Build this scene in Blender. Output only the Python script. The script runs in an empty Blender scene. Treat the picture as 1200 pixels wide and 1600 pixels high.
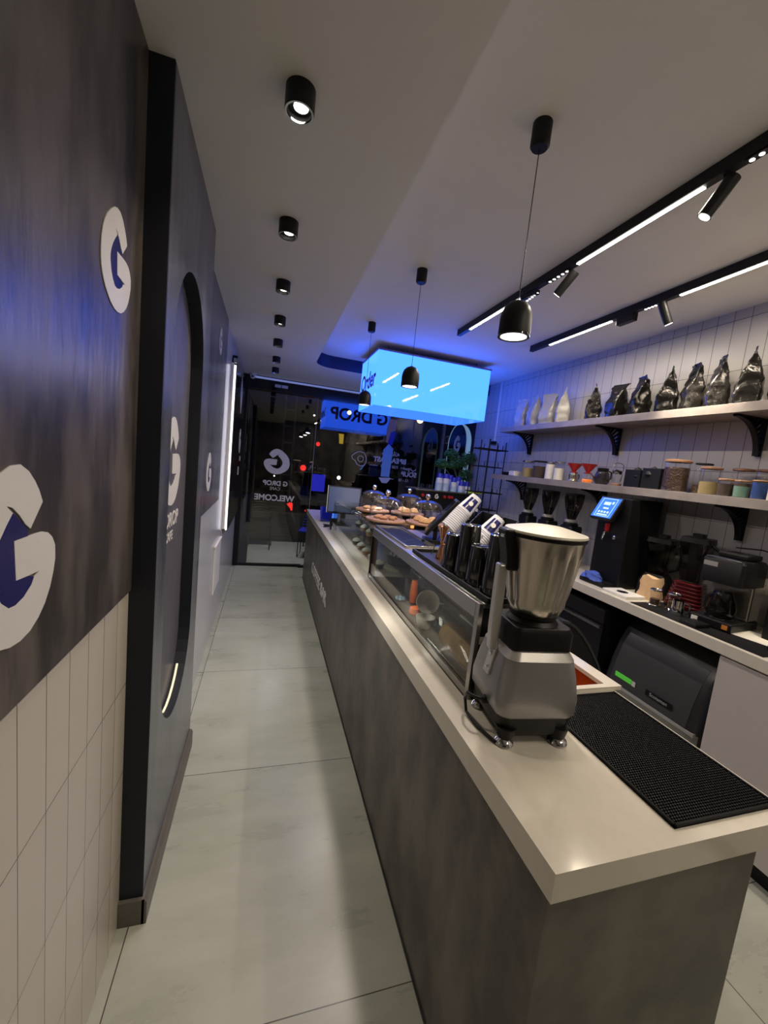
import bpy, bmesh, math, random
from mathutils import Vector, Matrix, noise
from math import sin, cos, pi, radians
S = bpy.context.scene
COL = S.collection
R = random.Random(7)

# ------------------------------------------------------------------ camera, world, exposure
cam = bpy.data.cameras.new('camera')
cam.sensor_fit = 'VERTICAL'
cam.sensor_height = 36.0
cam.lens = 36.0 * 622.436 / 1600.0
cam.clip_start = 0.02
cam.clip_end = 200
camo = bpy.data.objects.new('camera', cam)
COL.objects.link(camo)


def rot3(axis, a):
    return Matrix.Rotation(a, 3, axis)


# camera attitude (world -> camera, x right, y down, z forward)
B = Matrix(((1, 0, 0), (0, 0, -1), (0, 1, 0)))
RW = rot3('Z', 0.10679718) @ rot3('X', 0.11791699) @ rot3('Y', -0.29456533) @ B
flip = Matrix(((1, 0, 0), (0, -1, 0), (0, 0, -1)))
camo.matrix_world = Matrix.Translation((0, 0, 1.7)) @ (RW.transposed() @ flip).to_4x4()
S.camera = camo

W = bpy.data.worlds.new('night')
S.world = W
W.use_nodes = True
W.node_tree.nodes['Background'].inputs[0].default_value = (0.006, 0.007, 0.012, 1)
W.node_tree.nodes['Background'].inputs[1].default_value = 1.0
S.view_settings.view_transform = 'Standard'
S.view_settings.look = 'None'
S.view_settings.exposure = 0.5
S.view_settings.gamma = 1.0
S.view_settings.use_curve_mapping = False
S.cycles.max_bounces = 10
S.cycles.transparent_max_bounces = 24
S.cycles.use_denoising = True

K_WARM = (1.0, 0.86, 0.68)
P_TRACK, P_DOWN, P_PEND, P_SPOT = 8.5, 7.5, 4.5, 14.0
BOX_E = 3.4      # light box panel emission

# ------------------------------------------------------------------ materials
MATS = {}


def mat(name, col, rough=0.5, metal=0.0, var=0.0, scale=8.0, stretch=(1, 1, 1), bump=0.0, bscale=None,
        spec=0.5, emis=None, es=0.0, col2=None, coat=0.0, rvar=0.0, trans=0.0, detail=5, lo=0.3, hi=0.7):
    if name in MATS:
        return MATS[name]
    m = bpy.data.materials.new(name)
    m.use_nodes = True
    nt = m.node_tree
    b = nt.nodes['Principled BSDF']
    b.inputs['Base Color'].default_value = (*col, 1)
    b.inputs['Roughness'].default_value = rough
    b.inputs['Metallic'].default_value = metal
    b.inputs['Specular IOR Level'].default_value = spec
    b.inputs['Coat Weight'].default_value = coat
    b.inputs['Coat Roughness'].default_value = 0.08
    b.inputs['Transmission Weight'].default_value = trans
    if emis:
        b.inputs['Emission Color'].default_value = (*emis, 1)
        b.inputs['Emission Strength'].default_value = es
    # every material is procedural: a soft noise varies colour / roughness
    tc = nt.nodes.new('ShaderNodeTexCoord')
    mp = nt.nodes.new('ShaderNodeMapping')
    mp.inputs['Scale'].default_value = stretch
    nz = nt.nodes.new('ShaderNodeTexNoise')
    nz.inputs['Scale'].default_value = scale
    nz.inputs['Detail'].default_value = detail
    nz.inputs['Roughness'].default_value = 0.62
    nt.links.new(tc.outputs['Object'], mp.inputs[0])
    nt.links.new(mp.outputs[0], nz.inputs[0])
    rp = nt.nodes.new('ShaderNodeValToRGB')
    c2 = col2 if col2 else tuple(min(1, c * (1 + var)) for c in col)
    c1 = col if col2 else tuple(c * (1 - var) for c in col)
    rp.color_ramp.elements[0].position = lo
    rp.color_ramp.elements[0].color = (*c1, 1)
    rp.color_ramp.elements[1].position = hi
    rp.color_ramp.elements[1].color = (*c2, 1)
    nt.links.new(nz.outputs[0], rp.inputs[0])
    nt.links.new(rp.outputs[0], b.inputs['Base Color'])
    if rvar:
        mr = nt.nodes.new('ShaderNodeMapRange')
        mr.inputs['To Min'].default_value = max(0.02, rough - rvar)
        mr.inputs['To Max'].default_value = rough + rvar
        nt.links.new(nz.outputs[0], mr.inputs[0])
        nt.links.new(mr.outputs[0], b.inputs['Roughness'])
    if bump:
        n2 = nt.nodes.new('ShaderNodeTexNoise')
        n2.inputs['Scale'].default_value = bscale or scale * 4
        n2.inputs['Detail'].default_value = 4
        nt.links.new(mp.outputs[0], n2.inputs[0])
        bp = nt.nodes.new('ShaderNodeBump')
        bp.inputs['Strength'].default_value = bump
        bp.inputs['Distance'].default_value = 0.01
        nt.links.new(n2.outputs[0], bp.inputs['Height'])
        nt.links.new(bp.outputs[0], b.inputs['Normal'])
    MATS[name] = m
    return m


def tile_mat(name, col, grout, pu, pv, ou, ov, axes, rough=0.3, gw=0.0016, var=0.03, cloud=None, cscale=2.5):
    """stack-bond tile grid: pitch pu x pv on the two object axes named, joints at phase ou, ov"""
    m = bpy.data.materials.new(name)
    m.use_nodes = True
    nt = m.node_tree
    b = nt.nodes['Principled BSDF']
    tc = nt.nodes.new('ShaderNodeTexCoord')
    sp = nt.nodes.new('ShaderNodeSeparateXYZ')
    nt.links.new(tc.outputs['Object'], sp.inputs[0])

    def mth(op, a, bb=None):
        n = nt.nodes.new('ShaderNodeMath')
        n.operation = op
        for i, v in enumerate((a, bb)):
            if v is None:
                continue
            if isinstance(v, (int, float)):
                n.inputs[i].default_value = v
            else:
                nt.links.new(v, n.inputs[i])
        return n.outputs[0]

    def joint(out, p, o):
        a = mth('SUBTRACT', out, o)
        a = mth('DIVIDE', a, p)
        f = mth('FRACT', a)
        d = mth('MINIMUM', f, mth('SUBTRACT', 1.0, f))
        d = mth('MULTIPLY', d, p)
        return mth('LESS_THAN', d, gw), mth('FLOOR', a)
    u = sp.outputs[axes[0]]
    v = sp.outputs[axes[1]]
    ju, iu = joint(u, pu, ou)
    jv, iv = joint(v, pv, ov)
    j = mth('MAXIMUM', ju, jv)
    cb = nt.nodes.new('ShaderNodeCombineXYZ')
    nt.links.new(iu, cb.inputs[0])
    nt.links.new(iv, cb.inputs[1])
    wn = nt.nodes.new('ShaderNodeTexWhiteNoise')
    nt.links.new(cb.outputs[0], wn.inputs[0])
    rp = nt.nodes.new('ShaderNodeValToRGB')
    rp.color_ramp.elements[0].color = (*[c * (1 - var) for c in col], 1)
    rp.color_ramp.elements[1].color = (*[min(1, c * (1 + var)) for c in col], 1)
    nt.links.new(wn.outputs[0], rp.inputs[0])
    base = rp.outputs[0]
    if cloud:
        nz = nt.nodes.new('ShaderNodeTexNoise')
        nz.inputs['Scale'].default_value = cscale
        nz.inputs['Detail'].default_value = 7
        nz.inputs['Roughness'].default_value = 0.65
        mp = nt.nodes.new('ShaderNodeMapping')
        mp.inputs['Scale'].default_value = (0.6, 1.8, 1)
        va = nt.nodes.new('ShaderNodeVectorMath')
        va.operation = 'MULTIPLY_ADD'
        nt.links.new(cb.outputs[0], va.inputs[0])
        va.inputs[1].default_value = (3.3, 5.1, 2.0)
        nt.links.new(tc.outputs['Object'], va.inputs[2])
        nt.links.new(va.outputs[0], mp.inputs[0])
        nt.links.new(mp.outputs[0], nz.inputs[0])
        r2 = nt.nodes.new('ShaderNodeValToRGB')
        r2.color_ramp.elements[0].position = 0.3
        r2.color_ramp.elements[0].color = (*cloud, 1)
        r2.color_ramp.elements[1].position = 0.68
        r2.color_ramp.elements[1].color = (1, 1, 1, 1)
        nt.links.new(nz.outputs[0], r2.inputs[0])
        mx0 = nt.nodes.new('ShaderNodeMix')
        mx0.data_type = 'RGBA'
        mx0.blend_type = 'MULTIPLY'
        mx0.inputs[0].default_value = 1
        nt.links.new(base, mx0.inputs[6])
        nt.links.new(r2.outputs[0], mx0.inputs[7])
        base = mx0.outputs[2]
        mr = nt.nodes.new('ShaderNodeMapRange')
        mr.inputs['To Min'].default_value = rough - 0.08
        mr.inputs['To Max'].default_value = rough + 0.12
        nt.links.new(nz.outputs[0], mr.inputs[0])
        nt.links.new(mr.outputs[0], b.inputs['Roughness'])
    else:
        b.inputs['Roughness'].default_value = rough
    mx = nt.nodes.new('ShaderNodeMix')
    mx.data_type = 'RGBA'
    nt.links.new(j, mx.inputs[0])
    nt.links.new(base, mx.inputs[6])
    mx.inputs[7].default_value = (*grout, 1)
    nt.links.new(mx.outputs[2], b.inputs['Base Color'])
    bp = nt.nodes.new('ShaderNodeBump')
    bp.invert = True
    bp.inputs['Strength'].default_value = 0.4
    bp.inputs['Distance'].default_value = 0.002
    nt.links.new(j, bp.inputs['Height'])
    nt.links.new(bp.outputs[0], b.inputs['Normal'])
    return m


def glass_mat(name, tint=(1, 1, 1), refl=0.0, rough=0.0, ior=1.45, body=0.0, bodycol=(0.5, 0.5, 0.5)):
    """thin pane glass: Fresnel reflection over clear transmission, with an optional coating share"""
    m = bpy.data.materials.new(name)
    m.use_nodes = True
    nt = m.node_tree
    nt.nodes.remove(nt.nodes['Principled BSDF'])
    out = nt.nodes['Material Output']
    tr = nt.nodes.new('ShaderNodeBsdfTransparent')
    tr.inputs[0].default_value = (*tint, 1)
    gl = nt.nodes.new('ShaderNodeBsdfGlossy')
    gl.inputs['Roughness'].default_value = rough
    nz = nt.nodes.new('ShaderNodeTexNoise')
    nz.inputs['Scale'].default_value = 3
    fr = nt.nodes.new('ShaderNodeFresnel')
    geo = nt.nodes.new('ShaderNodeNewGeometry')
    im_ = nt.nodes.new('ShaderNodeMapRange')
    im_.inputs['To Min'].default_value = ior
    im_.inputs['To Max'].default_value = 1.0 / ior
    nt.links.new(geo.outputs['Backfacing'], im_.inputs[0])
    nt.links.new(im_.outputs[0], fr.inputs[0])
    mth = nt.nodes.new('ShaderNodeMath')
    mth.operation = 'ADD'
    mth.use_clamp = True
    mth.inputs[1].default_value = refl
    nt.links.new(fr.outputs[0], mth.inputs[0])
    mix = nt.nodes.new('ShaderNodeMixShader')
    nt.links.new(mth.outputs[0], mix.inputs[0])
    src = tr.outputs[0]
    if body:
        df = nt.nodes.new('ShaderNodeBsdfDiffuse')
        df.inputs[0].default_value = (*bodycol, 1)
        mb = nt.nodes.new('ShaderNodeMixShader')
        mb.inputs[0].default_value = body
        nt.links.new(tr.outputs[0], mb.inputs[1])
        nt.links.new(df.outputs[0], mb.inputs[2])
        src = mb.outputs[0]
    nt.links.new(src, mix.inputs[1])
    nt.links.new(gl.outputs[0], mix.inputs[2])
    nt.links.new(mix.outputs[0], out.inputs[0])
    return m


def emit(name, col, s):
    m = bpy.data.materials.new(name)
    m.use_nodes = True
    nt = m.node_tree
    b = nt.nodes['Principled BSDF']
    b.inputs['Base Color'].default_value = (*[min(1, c) * 0.5 for c in col], 1)
    b.inputs['Roughness'].default_value = 0.12
    b.inputs['Emission Color'].default_value = (*col, 1)
    b.inputs['Emission Strength'].default_value = s
    return m


M = dict(
    ceil=mat('ceiling_plaster', (0.80, 0.785, 0.73), 0.85, var=0.02, scale=2, bump=0.03, bscale=60),
    concrete=mat('brushed_concrete_panel', (0.034, 0.029, 0.028), 0.34, scale=2.2, stretch=(1, 3.4, 0.9), col2=(0.105, 0.088, 0.080),
                 bump=0.16, bscale=9, rvar=0.12, detail=11, lo=0.40, hi=0.62),
    navy=mat('navy_paint', (0.006, 0.008, 0.016), 0.6, var=0.1, scale=5),
    stucco=mat('navy_stucco', (0.036, 0.040, 0.056), 0.24, scale=2.2, stretch=(1, 2.4, 0.7), col2=(0.125, 0.13, 0.145), bump=0.22, bscale=6, rvar=0.08, detail=7, lo=0.35, hi=0.68),
    stucco2=mat('navy_stucco_recess', (0.075, 0.072, 0.085), 0.35, scale=1.8, stretch=(1, 2.4, 0.7), col2=(0.13, 0.125, 0.14), bump=0.2, bscale=7, detail=7),
    white_wall=mat('white_gloss_wall', (0.50, 0.50, 0.50), 0.22, var=0.02, scale=2),
    skirt=mat('grey_stone_skirting', (0.12, 0.105, 0.09), 0.45, var=0.15, scale=12),
    lam=mat('grey_brown_slab', (0.050, 0.043, 0.037), 0.38, scale=3.0, stretch=(1, 1.8, 1.0), col2=(0.150, 0.130, 0.112), bump=0.04, rvar=0.08, detail=12, lo=0.40, hi=0.62),
    shelf=mat('grey_shelf_laminate', (0.20, 0.175, 0.16), 0.45, scale=9, col2=(0.29, 0.255, 0.235), detail=7),
    quartz=mat('cream_quartz', (0.62, 0.58, 0.50), 0.13, var=0.03, scale=30, coat=0.2),
    black=mat('black_plastic', (0.006, 0.006, 0.007), 0.42, var=0.1, spec=0.25),
    blackm=mat('matt_black_metal', (0.008, 0.008, 0.009), 0.45, var=0.1, spec=0.3),
    blackg=mat('gloss_black', (0.006, 0.006, 0.008), 0.12, var=0.1),
    rubber=mat('black_rubber', (0.006, 0.006, 0.007), 0.6, var=0.1, spec=0.2),
    steel=mat('brushed_steel', (0.50, 0.47, 0.42), 0.24, 1.0, var=0.04, scale=3, stretch=(1, 1, 6), rvar=0.04),
    steelh=mat('steel_trim', (0.42, 0.41, 0.38), 0.30, 1.0, var=0.02),
    chrome=mat('chrome', (0.75, 0.75, 0.75), 0.06, 1.0),
    darkchrome=mat('gunmetal', (0.10, 0.10, 0.105), 0.13, 1.0, var=0.1),
    copper=mat('copper', (0.80, 0.42, 0.24), 0.2, 1.0),
    silver=mat('silver_grey_paint', (0.30, 0.295, 0.30), 0.35, 0.55, var=0.03, scale=40),
    silverl=mat('light_silver_paint', (0.55, 0.54, 0.52), 0.3, 0.6, var=0.02),
    lid=mat('cream_lid', (0.60, 0.57, 0.46), 0.35, 0.15, var=0.03),
    white=mat('white_plastic', (0.72, 0.70, 0.66), 0.4, var=0.02),
    vinyl=mat('white_vinyl', (0.62, 0.60, 0.56), 0.4, var=0.02),
    bluev=mat('navy_blue_vinyl', (0.012, 0.012, 0.10), 0.25, var=0.05),
    wood=mat('light_wood', (0.20, 0.10, 0.05), 0.5, scale=4, stretch=(1, 8, 8), col2=(0.33, 0.18, 0.10)),
    woodd=mat('brown_wood', (0.15, 0.075, 0.04), 0.5, scale=4, stretch=(1, 8, 8), col2=(0.24, 0.13, 0.08)),
    bean=mat('coffee_beans', (0.018, 0.009, 0.005), 0.4, scale=70, col2=(0.07, 0.035, 0.02), bump=0.8, bscale=90),
    foilk=mat('black_foil', (0.030, 0.028, 0.026), 0.17, 0.6, var=0.2, scale=8, bump=0.5, bscale=16),
    foilw=mat('white_foil', (0.38, 0.37, 0.35), 0.38, 0.05, var=0.05, scale=8, bump=0.25, bscale=12),
    red=mat('red_plastic', (0.42, 0.02, 0.02), 0.25, var=0.1),
    dkred=mat('dark_red_gloss', (0.06, 0.006, 0.008), 0.15, var=0.1),
    blue=mat('cup_blue', (0.02, 0.03, 0.42), 0.4, var=0.05),
    paper=mat('paper_white', (0.62, 0.62, 0.66), 0.6, var=0.03),
    kraft=mat('kraft_paper', (0.55, 0.36, 0.20), 0.8, var=0.08, scale=20),
    green=mat('leaf_green', (0.03, 0.10, 0.02), 0.5, scale=14, col2=(0.10, 0.26, 0.05)),
    lime=mat('lime_rubber', (0.50, 0.62, 0.05), 0.5, var=0.05),
    towel=mat('blue_cloth', (0.05, 0.10, 0.45), 0.8, var=0.2, scale=14, bump=0.4),
    cookie=mat('cookie_brown', (0.25, 0.11, 0.05), 0.8, scale=30, col2=(0.40, 0.20, 0.10), bump=0.6),
    bread=mat('bread_tan', (0.38, 0.20, 0.09), 0.7, scale=14, col2=(0.62, 0.38, 0.18), bump=0.4),
    cream=mat('whipped_cream', (0.72, 0.70, 0.62), 0.6, var=0.03),
    amber=mat('amber_glow', (0.55, 0.20, 0.04), 0.3, var=0.1),
    orange=mat('orange_candy', (0.80, 0.16, 0.04), 0.5, var=0.15, scale=30),
    asphalt=mat('asphalt', (0.035, 0.036, 0.038), 0.8, var=0.3, scale=30, bump=0.2),
    paving=mat('outdoor_paving', (0.30, 0.31, 0.29), 0.6, var=0.1, scale=6),
    brick=mat('night_facade', (0.022, 0.021, 0.021), 0.8, var=0.5, scale=1.2),
    bark=mat('bark', (0.07, 0.06, 0.05), 0.9, var=0.4, scale=10),
    galv=mat('galvanised_steel', (0.22, 0.22, 0.20), 0.6, 0.3, var=0.2, scale=6),
    icem=mat('charcoal_plastic', (0.022, 0.023, 0.026), 0.34, var=0.08, scale=3),
    cab=mat('white_cabinet', (0.50, 0.46, 0.44), 0.45, var=0.02),
    beige=mat('yellow_powder', (0.26, 0.20, 0.09), 0.8, var=0.1, scale=40),
    mint=mat('mint_powder', (0.12, 0.23, 0.18), 0.8, var=0.1, scale=40),
    cobalt=mat('cobalt_powder', (0.010, 0.04, 0.17), 0.6, var=0.1, scale=40),
    spice=mat('brown_powder', (0.05, 0.03, 0.022), 0.8, var=0.2, scale=40),
    peach=mat('peach_print', (0.60, 0.30, 0.20), 0.5, var=0.2, scale=6),
    sky=mat('pale_blue_print', (0.25, 0.48, 0.75), 0.5, var=0.1, scale=8),
)
M['tile_l'] = tile_mat('cream_stack_tile', (0.50, 0.455, 0.385), (0.05, 0.035, 0.03), 0.0988, 0.315, 0.795, 0.910, (1, 2), 0.25, 0.0011)
M['tile_r'] = tile_mat('white_stack_tile', (0.43, 0.415, 0.40), (0.02, 0.02, 0.03), 0.0995, 0.315, 1.6475, 2.825, (1, 2), 0.32, 0.0014, var=0.015)
M['floor'] = tile_mat('grey_cement_floor_tile', (0.45, 0.46, 0.39), (0.06, 0.05, 0.04), 1.03, 1.03, 0.675, 1.018, (0, 1), 0.27, 0.0018, var=0.03, cloud=(0.74, 0.75, 0.72))
M['glass'] = glass_mat('clear_glass')
M['dglass'] = glass_mat('smoky_glass', (0.35, 0.33, 0.31))
M['front_glass'] = glass_mat('shopfront_glass', (0.72, 0.74, 0.76), refl=0.07)
M['case_glass'] = glass_mat('display_case_glass', (0.93, 0.95, 0.93), refl=0.01, ior=1.18)
M['hopper'] = glass_mat('smoked_hopper', (0.30, 0.27, 0.26), refl=0.02)
M['e_white'] = emit('led_white', (1.0, 0.93, 0.82), 14)
M['e_lens'] = emit('lamp_lens', (1.0, 0.92, 0.80), 9)
M['e_pend'] = emit('pendant_diffuser', (1.0, 0.90, 0.86), 2.2)
M['e_dot'] = emit('mini_lens', (1.0, 0.93, 0.85), 3)
M['e_neon'] = emit('neon_white', (0.93, 0.92, 1.0), 1.8)
M['e_halo'] = emit('arch_glow', (0.45, 0.75, 0.85), 0.17)
M['e_warmstrip'] = emit('arch_strip_dim', (1.0, 0.90, 0.62), 0.55)
M['e_box'] = emit('light_box_acrylic', (0.026, 0.118, 1.0), BOX_E)
M['e_box'].node_tree.nodes['Principled BSDF'].inputs['Roughness'].default_value = 0.03
M['e_boxb'] = emit('light_box_underside', (0.026, 0.118, 0.90), BOX_E * 0.5)
M['e_screen'] = emit('touch_screen', (0.04, 0.16, 0.75), 0.9)
M['e_ui'] = emit('screen_graphics', (0.45, 0.65, 1.0), 0.9)
M['e_red'] = emit('tail_light_red', (1.0, 0.03, 0.02), 1.6)
M['e_street'] = emit('street_lamp', (1.0, 0.62, 0.25), 5)
M['e_shop'] = emit('blue_shop_sign', (0.03, 0.03, 0.6), 0.7)
M['e_green'] = emit('green_display', (0.10, 0.55, 0.05), 0.3)
M['e_yellow'] = emit('yellow_sign', (0.8, 0.5, 0.05), 0.6)
M['ink'] = emit('light_box_lettering', (0.02, 0.02, 0.22), 0.35)
M['tube'] = emit('header_tube', (0.35, 0.42, 0.9), 0.25)


# ------------------------------------------------------------------ mesh builder
class MB:
    def __init__(self):
        self.v, self.f, self.sm = [], [], []

    def add(self, vs, fs, smooth=False):
        o = len(self.v)
        self.v += [tuple(p) for p in vs]
        self.f += [tuple(i + o for i in f) for f in fs]
        self.sm += [smooth] * len(fs)
        return self

    def box(self, x0, x1, y0, y1, z0, z1, mtx=None):
        vs = [Vector((x, y, z)) for x in (x0, x1) for y in (y0, y1) for z in (z0, z1)]
        if mtx:
            vs = [mtx @ p for p in vs]
        return self.add(vs, [(0, 1, 3, 2), (4, 6, 7, 5), (0, 4, 5, 1), (2, 3, 7, 6), (0, 2, 6, 4), (1, 5, 7, 3)])

    def lathe(self, prof, n=24, c=(0, 0, 0), mtx=None, closed=False, flute=None):
        vs, fs = [], []
        for r, z in prof:
            for k in range(n):
                a = 2 * pi * k / n
                rr = r * (1 + (flute(a, z) if flute else 0))
                vs.append(Vector((rr * cos(a), rr * sin(a), z)))
        m = len(prof)
        for i in range(m - 1 if not closed else m):
            for k in range(n):
                a, b2 = i * n + k, i * n + (k + 1) % n
                c2, d = ((i + 1) % m) * n + (k + 1) % n, ((i + 1) % m) * n + k
                fs.append((a, b2, c2, d))
        if not closed:
            fs.append(tuple(range(n - 1, -1, -1)))
            fs.append(tuple((m - 1) * n + k for k in range(n)))
        if mtx:
            vs = [mtx @ p for p in vs]
        vs = [p + Vector(c) for p in vs]
        return self.add(vs, fs, True)

    def shell(self, prof, t, n=24, **k):
        """open-topped thin wall from an outer profile"""
        inner = [(max(0.0005, r - t), z + (t if i == 0 else 0)) for i, (r, z) in enumerate(prof)]
        p = [(0.0005, prof[0][1])] + list(prof) + inner[::-1] + [(0.0005, prof[0][1] + t)]
        return self.lathe(p, n, **k)

    def cyl(self, c, r, h, n=20, axis='Z'):
        mtx = {'Z': None, 'X': Matrix.Rotation(pi / 2, 4, 'Y'), 'Y': Matrix.Rotation(-pi / 2, 4, 'X')}[axis]
        return self.lathe([(r, 0), (r, h)], n, c=c, mtx=mtx)

    def tube(self, pts, r, n=8, closed=False):
        pts = [Vector(p) for p in pts]
        vs, fs = [], []
        up = Vector((0.0, 0.0, 1.0))
        m = len(pts)
        prev = None
        for i, p in enumerate(pts):
            if closed:
                t = pts[(i + 1) % m] - pts[i - 1]
            else:
                t = pts[min(i + 1, m - 1)] - pts[max(i - 1, 0)]
            t.normalize()
            if prev is None:
                a = up if abs(t.z) < 0.9 else Vector((1, 0, 0))
                u = t.cross(a).normalized()
            else:
                u = (prev - t * prev.dot(t))
                u = u.normalized() if u.length > 1e-6 else t.orthogonal().normalized()
            prev = u
            w = t.cross(u)
            rr = r[i] if isinstance(r, (list, tuple)) else r
            for k in range(n):
                a = 2 * pi * k / n
                vs.append(p + u * rr * cos(a) + w * rr * sin(a))
        for i in range(m if closed else m - 1):
            for k in range(n):
                j = (i + 1) % m
                fs.append((i * n + k, j * n + k, j * n + (k + 1) % n, i * n + (k + 1) % n))
        if not closed:
            fs.append(tuple(range(n)))
            fs.append(tuple((m - 1) * n + k for k in range(n - 1, -1, -1)))
        return self.add(vs, fs, True)

    def loft(self, rings, smooth=True, cap=True):
        n = len(rings[0])
        vs = [p for r in rings for p in r]
        fs = []
        for i in range(len(rings) - 1):
            for k in range(n):
                fs.append((i * n + k, i * n + (k + 1) % n, (i + 1) * n + (k + 1) % n, (i + 1) * n + k))
        if cap:
            fs.append(tuple(range(n - 1, -1, -1)))
            fs.append(tuple((len(rings) - 1) * n + k for k in range(n)))
        return self.add(vs, fs, smooth)

    def rrect(self, secs, n=5, smooth=True):
        """loft rounded rectangles: (z, cx, cy, hx, hy, r)"""
        rings = []
        for z, cx, cy, hx, hy, r in secs:
            ring = []
            for q, (sx, sy) in enumerate(((1, 1), (-1, 1), (-1, -1), (1, -1))):
                for k in range(n + 1):
                    a = q * pi / 2 + k * pi / 2 / n
                    ring.append(Vector((cx + sx * (hx - r) + r * cos(a), cy + sy * (hy - r) + r * sin(a), z)))
            rings.append(ring)
        return self.loft(rings, smooth)

    def prism(self, poly, o, u, v, d):
        """extrude polygon (2-D, concave allowed) placed at o with axes u, v by vector d"""
        o, u, v, d = Vector(o), Vector(u), Vector(v), Vector(d)
        P = [o + u * a + v * b for a, b in poly]
        from mathutils.geometry import tessellate_polygon
        tri = tessellate_polygon([[Vector((a, b, 0)) for a, b in poly]])
        n = len(P)
        fs = [tuple(t) for t in tri] + [tuple(i + n for i in t[::-1]) for t in tri]
        fs += [(i, (i + 1) % n, (i + 1) % n + n, i + n) for i in range(n)]
        return self.add(P + [p + d for p in P], fs)

    def build(self, name, m, parent=None, loc=None, bevel=0.0, seg=2, subsurf=0, auto=True):
        me = bpy.data.meshes.new(name)
        me.from_pydata(self.v, [], self.f)
        bm = bmesh.new()
        bm.from_mesh(me)
        bmesh.ops.recalc_face_normals(bm, faces=bm.faces)
        bm.to_mesh(me)
        bm.free()
        for p, s in zip(me.polygons, self.sm):
            p.use_smooth = s
        if any(self.sm):
            try:
                me.set_sharp_from_angle(angle=radians(38))
            except Exception:
                pass
        me.materials.append(m if not isinstance(m, str) else M[m])
        o = bpy.data.objects.new(name, me)
        COL.objects.link(o)
        if loc is not None:
            o.location = loc
        if parent is not None:
            o.parent = parent
        if bevel:
            b = o.modifiers.new('bevel', 'BEVEL')
            b.width = bevel
            b.segments = seg
            b.limit_method = 'ANGLE'
            b.angle_limit = radians(40)
            b.harden_normals = False
        return o


def tag(o, label, cat, group=None, kind=None):
    o['label'] = label
    o['category'] = cat
    if group:
        o['group'] = group
    if kind:
        o['kind'] = kind
    return o


def T(name, label, cat, loc=(0, 0, 0), rz=0.0, group=None):
    o = bpy.data.objects.new(name, None)
    o.empty_display_size = 0.05
    COL.objects.link(o)
    o.location = loc
    o.rotation_euler = (0, 0, rz)
    return tag(o, label, cat, group)


def struct(o, label=None):
    o['kind'] = 'structure'
    if label:
        o['label'] = label
    return o


def dup(root, loc=None, rz=None, label=None, group=None):
    def cp(o, par):
        c = o.copy()
        COL.objects.link(c)
        c.parent = par
        for ch in list(o.children):
            cp(ch, c)
        return c
    r = cp(root, None)
    if loc is not None:
        r.location = loc
    if rz is not None:
        r.rotation_euler.z = rz
    if label:
        r['label'] = label
    if group:
        r['group'] = group
    return r


def text_obj(txt, name, m, size, o, u, v, n, parent=None, depth=0.001, bold=0.0, align='LEFT', spacing=1.0, xs=1.0):
    """flat lettering as mesh: origin o, reading direction u, up v, facing n"""
    cu = bpy.data.curves.new(name, 'FONT')
    cu.body = txt
    cu.size = size
    cu.extrude = depth
    cu.offset = bold
    cu.align_x = align
    cu.space_character = spacing
    t = bpy.data.objects.new(name + '_curve', cu)
    COL.objects.link(t)
    bpy.context.view_layer.update()
    dg = bpy.context.evaluated_depsgraph_get()
    me = bpy.data.meshes.new_from_object(t.evaluated_get(dg))
    bpy.data.objects.remove(t)
    u, v, n = Vector(u), Vector(v), Vector(n)
    mx = Matrix((u * xs, v, n)).transposed().to_4x4()
    mx.translation = Vector(o)
    me.transform(mx)
    me.materials.clear()
    me.materials.append(M[m] if isinstance(m, str) else m)
    ob = bpy.data.objects.new(name, me)
    COL.objects.link(ob)
    if parent:
        ob.parent = parent
    return ob


def aim(o, frm, to):
    o.location = frm
    o.rotation_euler = (Vector(to) - Vector(frm)).to_track_quat('-Z', 'Y').to_euler()


def lamp(kind, name, power, col, loc, to, parent=None, size=0.02, size_y=None, angle=90, blend=0.5, spread=None):
    l = bpy.data.lights.new(name, kind)
    l.energy = power
    l.color = col
    if kind == 'AREA':
        l.shape = 'RECTANGLE' if size_y else 'DISK'
        l.size = size
        if size_y:
            l.size_y = size_y
        if spread:
            l.spread = radians(spread)
    elif kind == 'SPOT':
        l.spot_size = radians(angle)
        l.spot_blend = blend
        l.shadow_soft_size = size
    else:
        l.shadow_soft_size = size
    o = bpy.data.objects.new(name, l)
    COL.objects.link(o)
    aim(o, loc, to)
    if parent:
        o.parent = parent
        o.matrix_parent_inverse = Matrix.Translation(-Vector(parent.location))
    return o


# ------------------------------------------------------------------ room shell
XL, XR, YB, YG = -0.395, 2.75, -2.6, 6.1
ZC, ZS = 2.885, 2.745     # ceiling over the bar, lower ceiling over the corridor
CTZ = 0.97

struct(MB().box(XL - 0.1, XR + 0.1, YB - 0.1, YG, -0.08, 0).build('floor', 'floor'))
struct(MB().box(XL - 0.1, XR + 0.1, YB - 0.1, YG, ZC, ZC + 0.1).build('ceiling', 'ceil'))
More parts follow.
